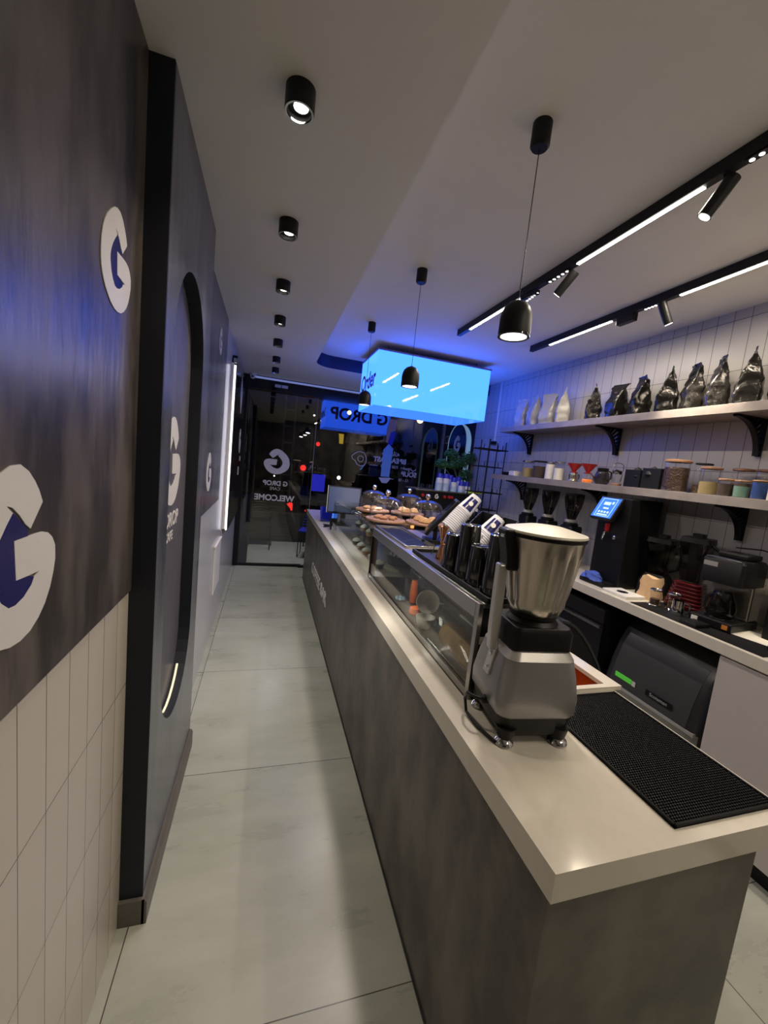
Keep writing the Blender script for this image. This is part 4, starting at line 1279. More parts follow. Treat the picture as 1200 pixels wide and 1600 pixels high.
MB().box(0.0, 0.019, 0.004, 1.496, 0.806, 0.896).build('top_strip', 'blackm', t, bevel=0.002)

def shelf(z, y0, y1, x0, name):
    t = T('wall_shelf', name, 'shelf', (XR - 0.001, y0, z))
    MB().box(x0 - XR, 0, 0, y1 - y0, 0, 0.052).build('board', 'shelf', t, bevel=0.0015)
    return t


US, LS = 2.193, 1.675
shelf(US, 0.2, 4.02, 2.465, 'upper grey wall shelf carrying the coffee bags')
shelf(LS, 0.2, 4.0, 2.43, 'lower grey wall shelf carrying jars and brewing gear')


def bracket(y, z, dx, dz, label):
    t = T('shelf_bracket', label, 'bracket', (XR - 0.001, y, z - 0.0005), 0, 'black pierced shelf brackets')
    mb = MB()
    hw = 0.014
    mb.box(-dx, 0, -hw, hw, -0.008, 0)
    mb.box(-0.012, 0, -hw, hw, -dz, 0)
    n = 14
    arc = []
    for k in range(n + 1):
        a = k / n * pi / 2
        arc.append((-dx + (dx - 0.035) * sin(a), -0.012 - (dz - 0.012) * (1 - cos(a))))
    for k in range(n):
        (a0, b0), (a1, b1) = arc[k], arc[k + 1]
        mb.prism([(a0, b0), (a1, b1), (a1 + 0.010, b1 + 0.006), (a0 + 0.010, b0 + 0.006)], (0, -hw, 0), (1, 0, 0), (0, 0, 1), (0, 2 * hw, 0))
    mb.build('frame', 'black', t)
    mb = MB()
    for k in range(1, n):
        a, b = arc[k]
        # fins run radially from the arc to the shelf or the wall
        dx_, dz_ = a + dx, b + dz
        m_ = math.hypot(dx_, dz_)
        dx_, dz_ = dx_ / m_, dz_ / m_
        L_ = min((-0.008 - b) / dz_ if dz_ > 0.01 else 9, (-0.012 - a) / dx_ if dx_ > 0.01 else 9)
        if L_ <= 0.004:
            continue
        px_, pz_ = -dz_ * 0.0042, dx_ * 0.0042
        e_, f_ = a + dx_ * L_, b + dz_ * L_
        mb.prism([(a - px_, b - pz_), (e_ - px_, f_ - pz_), (e_ + px_, f_ + pz_), (a + px_, b + pz_)], (0, -hw + 0.003, 0), (1, 0, 0), (0, 0, 1), (0, 2 * hw - 0.006, 0))
    mb.build('fins', 'black', t)


for y, nm in ((0.75, 'beyond the right picture edge'), (1.66, 'at the right picture edge'), (2.66, 'above the kettle'), (3.80, 'at the far end')):
    bracket(y, US, 0.25, 0.215, 'black pierced bracket under the upper shelf, ' + nm)
for y, nm in ((0.75, 'beyond the right picture edge'), (1.66, 'right of the jars'), (2.70, 'above the water dispenser'), (3.80, 'at the far end')):
    bracket(y, LS, 0.25, 0.20, 'black pierced bracket under the lower shelf, ' + nm)

# ------------------------------------------------------------------ coffee bags
def bag(y, wd, dp, h, rz, m, label, seed, fold=0.0, x=2.605, grp='black foil coffee bags on the upper shelf', twist=0.0):
    t = T('coffee_bag', label, 'coffee bag', (x, y, US + 0.053), rz, grp)
    rings = []
    nz, nu = 22, 44
    for i in range(nz + 1):
        v = i / nz
        z = h * v
        taper = max(0.0, 1 - max(0, v - 0.42) / 0.50)
        taper = taper ** 0.85
        b = dp / 2 * (0.03 + 0.97 * taper) * (0.94 + 0.10 * sin(min(v, .5) * pi * 1.6))
        a = wd / 2 * (1 - 0.06 * sin(v * pi))
        if v > 0.9:
            a *= 1 - fold * 0.15
        off = 0.0
        if fold and v > 0.86:
            off = (v - 0.86) * h * fold
            z = h * (0.86 + (v - 0.86) * (1 - 0.55 * abs(fold)))
        ring = []
        for k in range(nu):
            ang = 2 * pi * k / nu
            ca, sa = cos(ang), sin(ang)
            e = 0.42
            px = a * (abs(ca) ** e) * (1 if ca >= 0 else -1)
            py = b * (abs(sa) ** e) * (1 if sa >= 0 else -1)
            # side gusset
            if abs(ca) > 0.6 and v > 0.25:
                px *= 1 - 0.28 * (v - 0.25) * (1 - abs(sa)) * (1 if v < 0.85 else 0.2)
            tw = twist * max(0, v - 0.5)
            px, py = px * cos(tw) - py * sin(tw), px * sin(tw) + py * cos(tw)
            nv = noise.noise(Vector((px * 22 + seed * 3.1, py * 22 + seed, z * 20))) + 0.6 * noise.noise(Vector((px * 60 + seed, py * 50, z * 45)))
            k2 = 0.0095 * (0.35 if v < 0.05 else 1) * (0.4 if v > 0.92 else 1)
            px += nv * k2 * ca
            py += nv * k2 * (1.2 if abs(sa) > 0.3 else 0.5) * (1 if sa >= 0 else -1) + off
            if v > 0.9:
                py += 0.004 * sin(px * 70 + seed)
            ring.append(Vector((px, py, z)))
        rings.append(ring)
    MB().loft(rings).build('pouch', m, t)
    return t


RZ = radians
bag(3.85, 0.16, 0.09, 0.315, RZ(98), 'foilw', 'silvery white coffee bag, farthest of the pale four', 1, 0.0, grp='white foil coffee bags on the upper shelf')
bag(3.64, 0.15, 0.10, 0.325, RZ(80), 'foilw', 'silvery white coffee bag, second farthest of the pale four', 2, 0.1, grp='white foil coffee bags on the upper shelf')
bag(3.42, 0.16, 0.10, 0.315, RZ(108), 'foilw', 'silvery white coffee bag with broad folded top', 3, -0.15, grp='white foil coffee bags on the upper shelf')
bag(3.21, 0.14, 0.12, 0.33, RZ(52), 'foilw', 'silvery white coffee bag with pointed top, nearest of the pale four', 4, 0.0, grp='white foil coffee bags on the upper shelf')
bk = [(2.835, 0.12, 0.115, 0.305, 44, 0.1, 0, 'slim black coffee bag right beside the white ones'),
      (2.60, 0.14, 0.125, 0.285, 82, -0.5, 0.5, 'black coffee bag with crumpled flattened top'),
      (2.395, 0.13, 0.125, 0.30, 64, 0.2, 0.2, 'black coffee bag with slanting top, third from the white ones'),
      (2.180, 0.12, 0.125, 0.315, 41, 0.0, 0, 'black coffee bag with sharp peak, fourth from the white ones'),
      (2.010, 0.12, 0.110, 0.310, 58, 0.3, 0.1, 'black coffee bag with folded-over corner flap'),
      (1.860, 0.12, 0.110, 0.318, 50, 0.1, 0.0, 'black coffee bag with square peak, second from the right edge'),
      (1.690, 0.13, 0.120, 0.325, 34, 0.0, 0.0, 'large crumpled black coffee bag, rightmost with peak in view'),
      (1.520, 0.12, 0.115, 0.31, 34, 0.0, 0.0, 'black coffee bag cut by the right picture edge')]
for i, (y, wd, dp, h, rz, f, tw, lb_) in enumerate(bk):
    bag(y, wd, dp, h, RZ(rz), 'foilk', lb_, 10 + i, f, twist=tw)

# ------------------------------------------------------------------ lower shelf things
SZ = LS + 0.0525


def jar(x, y, r, h, label, fill, ff=0.6, lid='wood', lidh=0.014, name='storage_jar', square=False, grp='lidded glass jars on the lower shelf'):
    t = T(name, label, 'jar', (x, y, SZ), 0, grp)
    if square:
        MB().rrect([(0, 0, 0, r, r, r * 0.2), (h * 0.9, 0, 0, r, r, r * 0.2), (h, 0, 0, r * 0.92, r * 0.92, r * 0.2)]).build('glass_body', 'glass', t)
        MB().rrect([(0.003, 0, 0, r * 0.93, r * 0.93, r * 0.2), (h * ff, 0, 0, r * 0.93, r * 0.93, r * 0.2)]).build('contents', fill, t)
    else:
        MB().lathe([(r * 0.96, 0), (r, 0.005), (r, h * 0.93), (r * 0.95, h)], 28).build('glass_body', 'glass', t)
        if fill:
            MB().lathe([(r * 0.92, 0.003), (r * 0.94, h * ff)], 24).build('contents', fill, t)
    if lid:
        MB().lathe([(r * 0.97, h), (r * 1.02, h + 0.002), (r * 1.02, h + lidh - 0.002), (r * 0.97, h + lidh)], 28).build('lid', lid, t)
    return t


tag(MB().lathe([(0.05, 0), (0.065, 0.006), (0.075, 0.035), (0.071, 0.035), (0.062, 0.010), (0.001, 0.008)], 28).build('black_bowl', 'black', loc=(2.56, 3.88, SZ)), 'low black bowl at the far end of the lower shelf', 'bowl')
jar(2.53, 3.70, 0.055, 0.145, 'square clear jar farthest along the lower shelf, open-topped', 'white', 0.35, None, square=True)
jar(2.54, 3.51, 0.062, 0.15, 'glass jar of pale yellow powder near the far end', 'beige', 0.62, 'steel')
jar(2.55, 3.34, 0.068, 0.155, 'wide glass jar with brownish contents next to the yellow one', 'spice', 0.75, 'black')
t = jar(2.52, 3.15, 0.046, 0.145, 'tall glass jar packed white with metal clamp ring', 'white', 0.95, 'steel')
jar(2.52, 3.03, 0.046, 0.15, 'glass jar two-thirds full of white powder before the red drippers', 'cream', 0.70, 'steel')


def dripper(x, y, label, base):
    t = T('pour_over', label, 'coffee dripper', (x, y, SZ), 0, 'red drippers on glass servers')
    MB().lathe([(0.030, 0.075), (0.034, 0.080), (0.016, 0.086), (0.020, 0.095), (0.060, 0.150), (0.062, 0.155), (0.056, 0.152), (0.016, 0.098), (0.010, 0.088)], 28).build('cone', 'red', t)
    if base == 'steel':
        MB().lathe([(0.038, 0), (0.042, 0.01), (0.036, 0.03), (0.041, 0.045), (0.034, 0.074)], 24).build('server', 'steel', t)
    else:
        MB().lathe([(0.045, 0), (0.050, 0.015), (0.045, 0.045), (0.03, 0.068), (0.034, 0.075)], 24).build('server', 'glass', t)
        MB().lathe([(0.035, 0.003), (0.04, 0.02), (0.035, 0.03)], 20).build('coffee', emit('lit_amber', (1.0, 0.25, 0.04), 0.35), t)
    MB().tube([(0.035, 0, 0.02), (0.062, 0, 0.03), (0.062, 0, 0.06), (0.035, 0, 0.07)], 0.004, 8).build('handle', 'black', t)


dripper(2.53, 2.86, 'red coffee dripper on a ringed metal server, left one', 'steel')
dripper(2.53, 2.70, 'red coffee dripper on a glass server with amber glow, right one', 'glass')
t = T('glass_server', 'round glass coffee server with black collar right of the red drippers', 'coffee server', (2.53, 2.55, SZ))
MB().lathe([(0.042, 0), (0.056, 0.02), (0.058, 0.05), (0.045, 0.09), (0.036, 0.105)], 28).build('flask', 'dglass', t)
MB().lathe([(0.037, 0.10), (0.040, 0.104), (0.040, 0.125), (0.036, 0.128)], 24).build('collar', 'black', t)
MB().tube([(0.04, 0, 0.11), (0.085, 0, 0.10), (0.088, 0, 0.05), (0.058, 0, 0.03)], 0.006, 8).build('handle', 'black', t)
t = T('french_press', 'small press pot with looped wire handle on the lower shelf', 'press pot', (2.52, 2.40, SZ + 0.0))
MB().lathe([(0.033, 0), (0.033, 0.10), (0.030, 0.105)], 24).build('beaker', 'glass', t)
MB().lathe([(0.0345, 0.0), (0.036, 0.004), (0.036, 0.014), (0.0345, 0.016)], 24).build('base_ring', 'wood', t)
MB().lathe([(0.0345, 0.085), (0.036, 0.09), (0.036, 0.108), (0.015, 0.118)], 24).build('lid', 'chrome', t)
MB().tube([(-0.036, 0, 0.03), (-0.050, 0, 0.10), (-0.046, 0, 0.155), (-0.02, 0, 0.168), (0.02, 0, 0.168), (0.046, 0, 0.155), (0.050, 0, 0.10), (0.036, 0, 0.03)], 0.003, 8).build('wire_handle', 'steel', t)
tag(MB().lathe([(0.012, 0), (0.016, 0.03), (0.008, 0.045), (0.007, 0.06)], 14).build('small_bottle', 'glass', loc=(2.47, 2.50, SZ)), 'tiny clear bottle standing between glass server and press pot', 'bottle')


def bin_(x, y, w_, h, label, lumps):
    t = T('black_box', label, 'box', (x, y, SZ), 0)
    mb = MB()
    mb.box(-w_, w_, -w_, w_, 0, 0.004).box(-w_, -w_ + 0.004, -w_, w_, 0.004, h).box(w_ - 0.004, w_, -w_, w_, 0.004, h)
    mb.box(-w_ + 0.004, w_ - 0.004, -w_, -w_ + 0.004, 0.004, h).box(-w_ + 0.004, w_ - 0.004, w_ - 0.004, w_, 0.004, h)
    mb.build('box_walls', 'black', t, bevel=0.002)
    mb = MB()
    rr = random.Random(int(y * 100))
    for k in range(lumps):
        c = ((rr.random() - .5) * w_ * 1.4, (rr.random() - .5) * w_ * 1.4, h * 0.6 + rr.random() * 0.045)
        s = 0.022 + rr.random() * 0.014
        mb.lathe([(0.001, -s), (s * .8, -s * .5), (s, 0), (s * .7, s * .6), (0.001, s)], 9, c=c)
    mb.build('contents', 'rubber', t)


bin_(2.55, 2.245, 0.062, 0.125, 'black box with dark knobbly lids sticking out, left one', 9)
bin_(2.56, 2.104, 0.068, 0.14, 'black box with dark knobbly contents, right one', 11)
jar(2.53, 1.958, 0.072, 0.185, 'largest glass jar of coffee beans with pale wooden lid', 'bean', 0.82, 'wood', 0.016)
jar(2.60, 1.845, 0.045, 0.18, 'narrow jar tucked beside the largest one, dark lid', 'bean', 0.3, 'black', 0.01)
jar(2.54, 1.755, 0.052, 0.15, 'glass jar a third full of mustard powder', 'beige', 0.5, 'woodd')
jar(2.66, 1.66, 0.052, 0.155, 'back row glass jar behind the small brown one', 'spice', 0.55, 'woodd')
jar(2.67, 1.55, 0.050, 0.155, 'back row glass jar behind the mint one', 'spice', 0.3, 'woodd')
jar(2.67, 1.44, 0.050, 0.155, 'back row glass jar behind the cobalt one', 'spice', 0.5, 'woodd')
jar(2.67, 1.33, 0.050, 0.155, 'back row glass jar nearest the right picture edge', 'cobalt', 0.3, 'woodd')
jar(2.505, 1.64, 0.036, 0.088, 'small glass jar of brown powder with wooden lid, front row', 'spice', 0.8, 'wood', 0.010)
jar(2.505, 1.558, 0.036, 0.085, 'small glass jar of mint green powder, front row', 'mint', 0.72, 'wood', 0.010)
jar(2.505, 1.468, 0.040, 0.092, 'small glass jar of cobalt blue powder, front row', 'cobalt', 0.93, 'wood', 0.008)
jar(2.56, 1.375, 0.045, 0.10, 'dark blue jar behind the little white card', 'cobalt', 0.9, 'woodd', 0.008)
t = T('price_card', 'little cream card with faint writing propped on the lower shelf', 'card', (2.478, 1.385, SZ), radians(25))
MB().box(-0.001, 0.001, -0.032, 0.032, 0.0, 0.062).build('card', 'cream', t)
for k, wq in enumerate((0.036, 0.026, 0.018, 0.022)):
    MB().box(-0.0016, -0.001, -wq / 2, wq / 2, 0.045 - k * 0.011, 0.0475 - k * 0.011).build('writing_line', 'skirt', t)
t = T('black_tray', 'black box tray holding a whisk at the right end of the lower shelf', 'box', (2.53, 1.26, SZ))
mb = MB().box(-0.05, 0.05, -0.075, 0.075, 0, 0.004)
for a in ((-0.05, -0.045, -0.075, 0.075), (0.045, 0.05, -0.075, 0.075), (-0.05, 0.05, -0.075, -0.07), (-0.05, 0.05, 0.07, 0.075)):
    mb.box(*a, 0.004, 0.07)
mb.build('tray', 'black', t, bevel=0.002)
t = T('bamboo_whisk', 'bamboo tea whisk standing in the black tray', 'whisk', (2.53, 1.26, SZ + 0.005))
MB().lathe([(0.030, 0.03), (0.034, 0.055), (0.022, 0.085), (0.016, 0.09), (0.018, 0.13), (0.014, 0.132)], 20).build('whisk_body', 'bread', t)
MB().lathe([(0.018, 0.0), (0.030, 0.03)], 20).build('tines', 'bread', t)

# ------------------------------------------------------------------ back counter appliances
def grinder(x, y, label):
    t = T('coffee_grinder', label, 'coffee grinder', (x, y, BZ), 0, 'three coffee grinders with dark cone hoppers')
    MB().rrect([(0, 0, 0, 0.085, 0.095, 0.02), (0.03, 0, 0, 0.085, 0.095, 0.02), (0.05, 0.01, 0, 0.065, 0.07, 0.02), (0.32, 0.01, 0, 0.065, 0.07, 0.02), (0.335, 0.01, 0, 0.06, 0.065, 0.02)]).build('body', 'black', t)
    MB().lathe([(0.055, 0.335), (0.060, 0.342), (0.060, 0.355), (0.048, 0.362)], 28).build('adjust_ring', 'black', t)
    MB().lathe([(0.046, 0.362), (0.052, 0.366), (0.052, 0.386), (0.040, 0.390)], 28).build('chrome_ring', 'silverl', t)
    MB().tube([(-0.04, 0, 0.387), (-0.045, 0.0, 0.405)], 0.008, 8).build('lever', 'chrome', t)
    MB().lathe([(0.034, 0.390), (0.040, 0.41), (0.064, 0.49), (0.076, 0.55), (0.078, 0.60)], 28).build('hopper', 'hopper', t)
    MB().lathe([(0.032, 0.392), (0.037, 0.41), (0.052, 0.46)], 24).build('beans', 'bean', t)
    MB().lathe([(0.078, 0.60), (0.078, 0.608), (0.07, 0.612)], 28).build('hopper_lid', 'black', t)
    MB().tube([(-0.07, 0, 0.18), (-0.10, -0.02, 0.18), (-0.10, 0.02, 0.18)], 0.006, 8).build('fork', 'chrome', t)


grinder(2.53, 3.40, 'black coffee grinder with dark cone hopper, farthest of three')
grinder(2.53, 3.10, 'black coffee grinder with dark cone hopper, middle of three')
grinder(2.53, 2.80, 'black coffee grinder with dark cone hopper, nearest of three')

t = T('water_dispenser', 'tall black water boiler with glowing blue touch panel and red tap', 'water boiler', (2.47, 2.23, BZ))
MB().box(-0.10, 0.18, -0.13, 0.13, 0.0, 0.63).build('tower', 'black', t, bevel=0.006)
MB().box(-0.20, -0.10, -0.11, 0.11, 0.0, 0.03).build('drip_tray', 'black', t, bevel=0.004)
Mx = Matrix.Translation((-0.145, 0.02, 0.545)) @ Matrix.Rotation(radians(30), 4, 'Y')
MB().box(-0.012, 0.02, -0.095, 0.095, -0.09, 0.09, Mx).build('panel_case', 'black', t, bevel=0.004)
MB().box(-0.0135, -0.0115, -0.085, 0.085, -0.08, 0.08, Mx).build('touch_panel', 'e_screen', t)
mb = MB()
for a in ((-0.062, 0.062, 0.070, 0.073), (-0.062, 0.062, -0.073, -0.070), (-0.062, -0.059, -0.073, 0.073), (0.059, 0.062, -0.073, 0.073)):
    mb.box(-0.0145, -0.0134, a[0], a[1], a[2], a[3], Mx)
for k in range(4):
    mb.box(-0.0145, -0.0134, -0.045 + k * 0.025, -0.030 + k * 0.025, -0.045, -0.030, Mx)
mb.box(-0.0145, -0.0134, -0.045, 0.045, -0.064, -0.054, Mx).box(-0.0145, -0.0134, -0.025, 0.02, -0.012, 0.0, Mx).box(-0.0145, -0.0134, -0.045, -0.03, 0.03, 0.05, Mx).box(-0.0145, -0.0134, -0.02, 0.035, 0.02, 0.045, Mx)
mb.build('screen_icons', 'e_ui', t)
MB().box(-0.125, -0.10, 0.015, 0.035, 0.385, 0.44).build('tap_lever', 'red', t, bevel=0.003)
MB().tube([(-0.10, 0.025, 0.375), (-0.13, 0.025, 0.375), (-0.14, 0.025, 0.32)], 0.009, 10).build('tap_spout', 'chrome', t)
MB().lathe([(0.012, 0), (0.014, 0.012), (0.006, 0.016)], 14, c=(-0.10, -0.045, 0.35), mtx=Matrix.Rotation(-pi / 2, 4, 'Y')).build('knob', 'chrome', t)
# scale and cloth
t = T('folded_towel', 'crumpled blue cloth on the drip tray of the water boiler', 'cloth', (2.305, 2.26, BZ))
mb = MB()
rings = []
for i in range(8):
    v = i / 7
    rings.append([Vector(((0.055 - 0.02 * v) * cos(k * pi / 8) * (1 + 0.18 * sin(k * 2.1 + i)), (0.085 - 0.03 * v) * sin(k * pi / 8) * (1 + 0.12 * sin(k * 1.3 + i)), 0.032 + 0.045 * v + 0.006 * sin(k + i))) for k in range(16)])
mb.loft(rings).build('cloth', 'towel', t)
t = T('tamping_stand', 'white square block with a round hole on the back worktop', 'stand', (2.31, 2.00, BZ))
MB().box(-0.075, 0.085, -0.10, 0.09, 0.0, 0.018).build('plate', 'white', t, bevel=0.003)
MB().lathe([(0.034, 0.0182), (0.034, 0.0188)], 28).build('hole', 'black', t)
tag(MB().box(-0.003, 0.003, -0.02, 0.02, 0.0, 0.11, Matrix.Rotation(radians(10), 4, 'X')).build('white_handle_brush', 'white', loc=(2.27, 2.60, BZ)), 'thin white upright brush handle left of the blue cloth', 'brush')
# black mat
t = T('worktop_mat', 'thin black mat covering the near part of the back worktop', 'mat', (2.215, 1.15, BZ))
MB().box(0, 0.30, 0, 0.70, 0.0005, 0.004).build('mat', 'rubber', t)
t = T('paper_sheet', 'cream paper sheet under the filter coffee machine', 'paper', (2.47, 1.36, BZ + 0.0045), radians(12))
MB().box(-0.09, 0.10, -0.12, 0.10, 0, 0.0012).build('sheet', 'cream', t)
t = T('kraft_bag', 'crumpled brown paper bag leaning behind the glass mugs', 'paper bag', (2.43, 1.905, BZ), radians(30))
rings = []
for i in range(6):
    v = i / 5
    rings.append([Vector((0.03 * (1 - .6 * v) * cos(k * pi / 6), 0.07 * (1 - 0.15 * v) * sin(k * pi / 6) * (1 + 0.1 * sin(k * 2 + i * 2)), 0.15 * v + 0.012 * sin(k * 1.7) * v)) for k in range(12)])
MB().loft(rings).build('bag', 'kraft', t)


def mug(x, y, label, fill):
    t = T('glass_mug', label, 'mug', (x, y, BZ + 0.0045), 0, 'glass mugs with metal base rings')
    MB().shell([(0.026, 0), (0.030, 0.006), (0.027, 0.04), (0.030, 0.095)], 0.002, 24).build('glass', 'glass', t)
    MB().lathe([(0.034, 0.0), (0.036, 0.003), (0.034, 0.007)], 24).build('foot', 'chrome', t)
    MB().lathe([(0.0305, 0.090), (0.032, 0.092), (0.032, 0.098), (0.0305, 0.10), (0.029, 0.098)], 24, closed=True).build('rim_band', 'chrome', t)
    MB().lathe([(0.025, 0.003), (0.026, fill)], 20).build('drink', 'bean', t)
    MB().tube([(-0.01 - 0.028, 0.015, 0.085), (-0.05, 0.02, 0.08), (-0.055, 0.025, 0.05), (-0.03, 0.012, 0.025)], 0.0035, 8).build('handle', 'glass', t)


mug(2.345, 1.80, 'glass mug with dark drink and metal rim, left of the pair', 0.04)
mug(2.395, 1.72, 'glass mug with dark drink and metal rim, right of the pair', 0.05)
t = T('milk_jug', 'small chrome milk jug on the black mat', 'jug', (2.33, 1.645, BZ + 0.0045), radians(-60))
MB().shell([(0.032, 0), (0.034, 0.01), (0.031, 0.05), (0.028, 0.085)], 0.0015, 28).build('body', 'chrome', t)
MB().tube([(0.028, 0, 0.075), (0.055, 0, 0.07), (0.055, 0, 0.02), (0.033, 0, 0.012)], 0.004, 8).build('handle', 'chrome', t)


def small_blender(x, y, label, bm, jm, h, red=False):
    t = T('jug_blender', label, 'blender', (x, y, BZ + 0.0045), radians(20))
    if red:
        secs = []
        for k in range(7):
            z = 0.012 + k * 0.022
            secs += [(z, 0, 0, 0.098 - k * 0.004, 0.098 - k * 0.004, 0.03), (z + 0.014, 0, 0, 0.098 - k * 0.004, 0.098 - k * 0.004, 0.03), (z + 0.018, 0, 0, 0.092 - k * 0.004, 0.092 - k * 0.004, 0.03)]
        MB().rrect([(0.0, 0, 0, 0.09, 0.09, 0.03)] + secs).build('base', bm, t)
    else:
        MB().rrect([(0, 0, 0, 0.085, 0.09, 0.02), (0.10, 0, 0, 0.08, 0.085, 0.02), (0.15, 0, 0, 0.06, 0.06, 0.02)]).build('base', bm, t)
    z0 = 0.172 if red else 0.152
    MB().rrect([(z0, 0, 0, 0.052, 0.052, 0.015), (z0 + h, 0, 0, 0.075, 0.075, 0.018)]).build('jug', jm, t)
    MB().rrect([(z0 + h, 0, 0, 0.078, 0.078, 0.018), (z0 + h + 0.03, 0, 0, 0.074, 0.074, 0.018), (z0 + h + 0.032, 0, 0, 0.03, 0.03, 0.01), (z0 + h + 0.055, 0, 0, 0.03, 0.03, 0.01)]).build('lid', 'black', t)
    MB().tube([(0, -0.06, z0 + 0.03), (0, -0.105, z0 + 0.05), (0, -0.12, z0 + h - 0.04), (0, -0.078, z0 + h - 0.01)], 0.010, 10).build('handle', 'black', t)
    mb = MB()
    for k in range(3):
        mb.box(-0.003, 0.003, -0.045, 0.045, z0 + 0.01 + k * 0.003, z0 + 0.013 + k * 0.003, Matrix.Rotation(k * 1.05, 4, 'Z'))
    mb.build('blades', 'chrome', t)


small_blender(2.56, 2.00 - 0.02, 'clear square-jug blender right of the water boiler', 'black', 'dglass', 0.21)
small_blender(2.55, 1.755, 'blender with ribbed dark red base on the back worktop', 'dkred', 'hopper', 0.24, True)

t = T('filter_coffee_machine', 'black and steel filter coffee machine with glass flask', 'coffee machine', (2.50, 1.50, BZ + 0.0057), radians(8))
MB().box(-0.16, 0.11, -0.10, 0.10, 0.0, 0.045).build('base', 'black', t, bevel=0.006)
MB().lathe([(0.062, 0.0455), (0.065, 0.048), (0.06, 0.052)], 28, c=(-0.07, 0, 0)).build('hot_plate', 'blackg', t)
MB().box(0.0, 0.11, -0.095, 0.095, 0.045, 0.24).build('column', 'steel', t, bevel=0.008)
MB().rrect([(0.24, -0.02, 0, 0.125, 0.10, 0.025), (0.36, -0.02, 0, 0.125, 0.10, 0.025), (0.375, -0.02, 0, 0.115, 0.09, 0.025)]).build('head', 'black', t)
MB().box(-0.06, 0.09, -0.07, 0.07, 0.376, 0.405).build('top_hatch', 'black', t, bevel=0.008)
MB().tube([(-0.14, -0.08, 0.375), (-0.13, 0.0, 0.378), (-0.14, 0.08, 0.375)], 0.004, 8).build('chrome_line', 'chrome', t)
MB().box(-0.147, -0.1445, 0.02, 0.085, 0.325, 0.35).build('badge', 'silverl', t)
MB().box(-0.165, -0.1605, 0.055, 0.085, 0.012, 0.034).build('white_switch', 'white', t)
MB().box(-0.165, -0.1605, -0.085, -0.06, 0.012, 0.034).build('amber_switch', 'amber', t)
MB().lathe([(0.055, 0.053), (0.066, 0.07), (0.068, 0.11), (0.055, 0.16), (0.042, 0.19), (0.045, 0.20)], 32, c=(-0.07, 0, 0)).build('flask', 'dglass', t)
MB().tube([(-0.13, 0.02, 0.18), (-0.17, 0.03, 0.17), (-0.17, 0.03, 0.10)], 0.008, 8).build('flask_handle', 'black', t)
tag(MB().box(-0.055, 0.055, -0.045, 0.045, 0, 0.02).build('flat_remote', 'black', loc=(2.27, 1.50, BZ + 0.0045), bevel=0.006), 'flat black pad lying before the filter coffee machine', 'pad')

t = T('manual_press', 'black machine with round clasp at the right edge of the back worktop', 'machine', (2.60, 1.24, BZ))
MB().box(-0.10, 0.09, -0.09, 0.09, 0.0, 0.19).build('body', 'black', t, bevel=0.01)
MB().box(-0.02, 0.05, -0.04, 0.04, 0.19, 0.24).build('neck', 'black', t, bevel=0.008)
MB().box(-0.045, 0.075, -0.065, 0.065, 0.235, 0.355).build('head', 'black', t, bevel=0.025, seg=4)
MB().tube([(-0.05, 0.045 * cos(k * pi / 10), 0.30 + 0.045 * sin(k * pi / 10)) for k in range(-1, 12)], 0.003, 8).build('clasp', 'steel', t)
t = T('honey_glass', 'short dark glass with glowing amber side at the right picture edge', 'glass', (2.37, 1.17, BZ + 0.0045))
MB().shell([(0.045, 0), (0.048, 0.005), (0.050, 0.10)], 0.003, 28).build('glass', 'dglass', t)
MB().lathe([(0.040, 0.004), (0.043, 0.08)], 24).build('honey', 'amber', t)
MB().lathe([(0.048, 0.098), (0.051, 0.10), (0.048, 0.104), (0.045, 0.10)], 28, closed=True).build('rim', 'white', t)
t = T('wall_socket', 'cream blanking plate low on the tiles behind the appliances', 'socket', (XR - 0.001, 1.42, 1.20))
MB().box(-0.012, 0, -0.06, 0.06, 0, 0.10).build('plate', 'lid', t, bevel=0.003)
tag(MB().tube([(0, 0.25, 0.03), (0, 0.12, 0.045), (0, 0.0, 0.03), (0, -0.15, -0.04), (-0.01, -0.2, -0.12)], 0.003, 6).build('wall_cable', 'black', loc=(XR - 0.006, 1.42, 1.40)), 'thin black cable running along the tiles above the appliances', 'cable')

# ------------------------------------------------------------------ far return counter with espresso machine
t = T('return_counter', 'dark counter across the far end carrying the espresso machine', 'counter', (1.45, 4.35, 0))
MB().box(0, 0.74, 0, 0.55, 0, 0.93).build('carcass', 'black', t)
MB().box(-0.02, 0.74, -0.02, 0.57, 0.93, 1.014).build('top', 'quartz', t, bevel=0.002)
em = T('espresso_machine', 'long black espresso machine with red badges and round G emblem', 'espresso machine', (2.0, 4.55, 1.0155))
MB().box(-0.30, 0.50, -0.16, 0.20, 0.06, 0.43).build('body', 'black', em, bevel=0.012)
MB().box(-0.31, 0.51, -0.17, 0.21, 0.43, 0.445).build('cup_deck', 'steelh', em, bevel=0.002)
for k in range(4):
    MB().lathe([(0.014, 0), (0.014, 0.06)], 12, c=(-0.25 + 0.25 * k * 1.0, -0.1 if k % 2 else 0.1, 0)).build('leg', 'chrome', em)
for x in (-0.215, -0.155, 0.07, 0.13, 0.165):
    MB().lathe([(0.020, 0), (0.020, 0.012), (0.014, 0.02)], 18, c=(x, -0.16, 0.375), mtx=Matrix.Rotation(pi / 2, 4, 'X')).build('red_button', 'red', em)
MB().lathe([(0.038, 0), (0.038, 0.004)], 24, c=(-0.035, -0.16, 0.375), mtx=Matrix.Rotation(pi / 2, 4, 'X')).build('emblem_disc', 'black', em)
MB().prism([(a * 0.06, b * 0.06) for a, b in GW], (-0.035, -0.165, 0.375), (1, 0, 0), (0, 0, 1), (0, -0.002, 0)).build('emblem_letter', 'vinyl', em)
MB().box(-0.24, 0.44, -0.17, -0.155, 0.12, 0.20).build('group_panel', 'chrome', em, bevel=0.003)


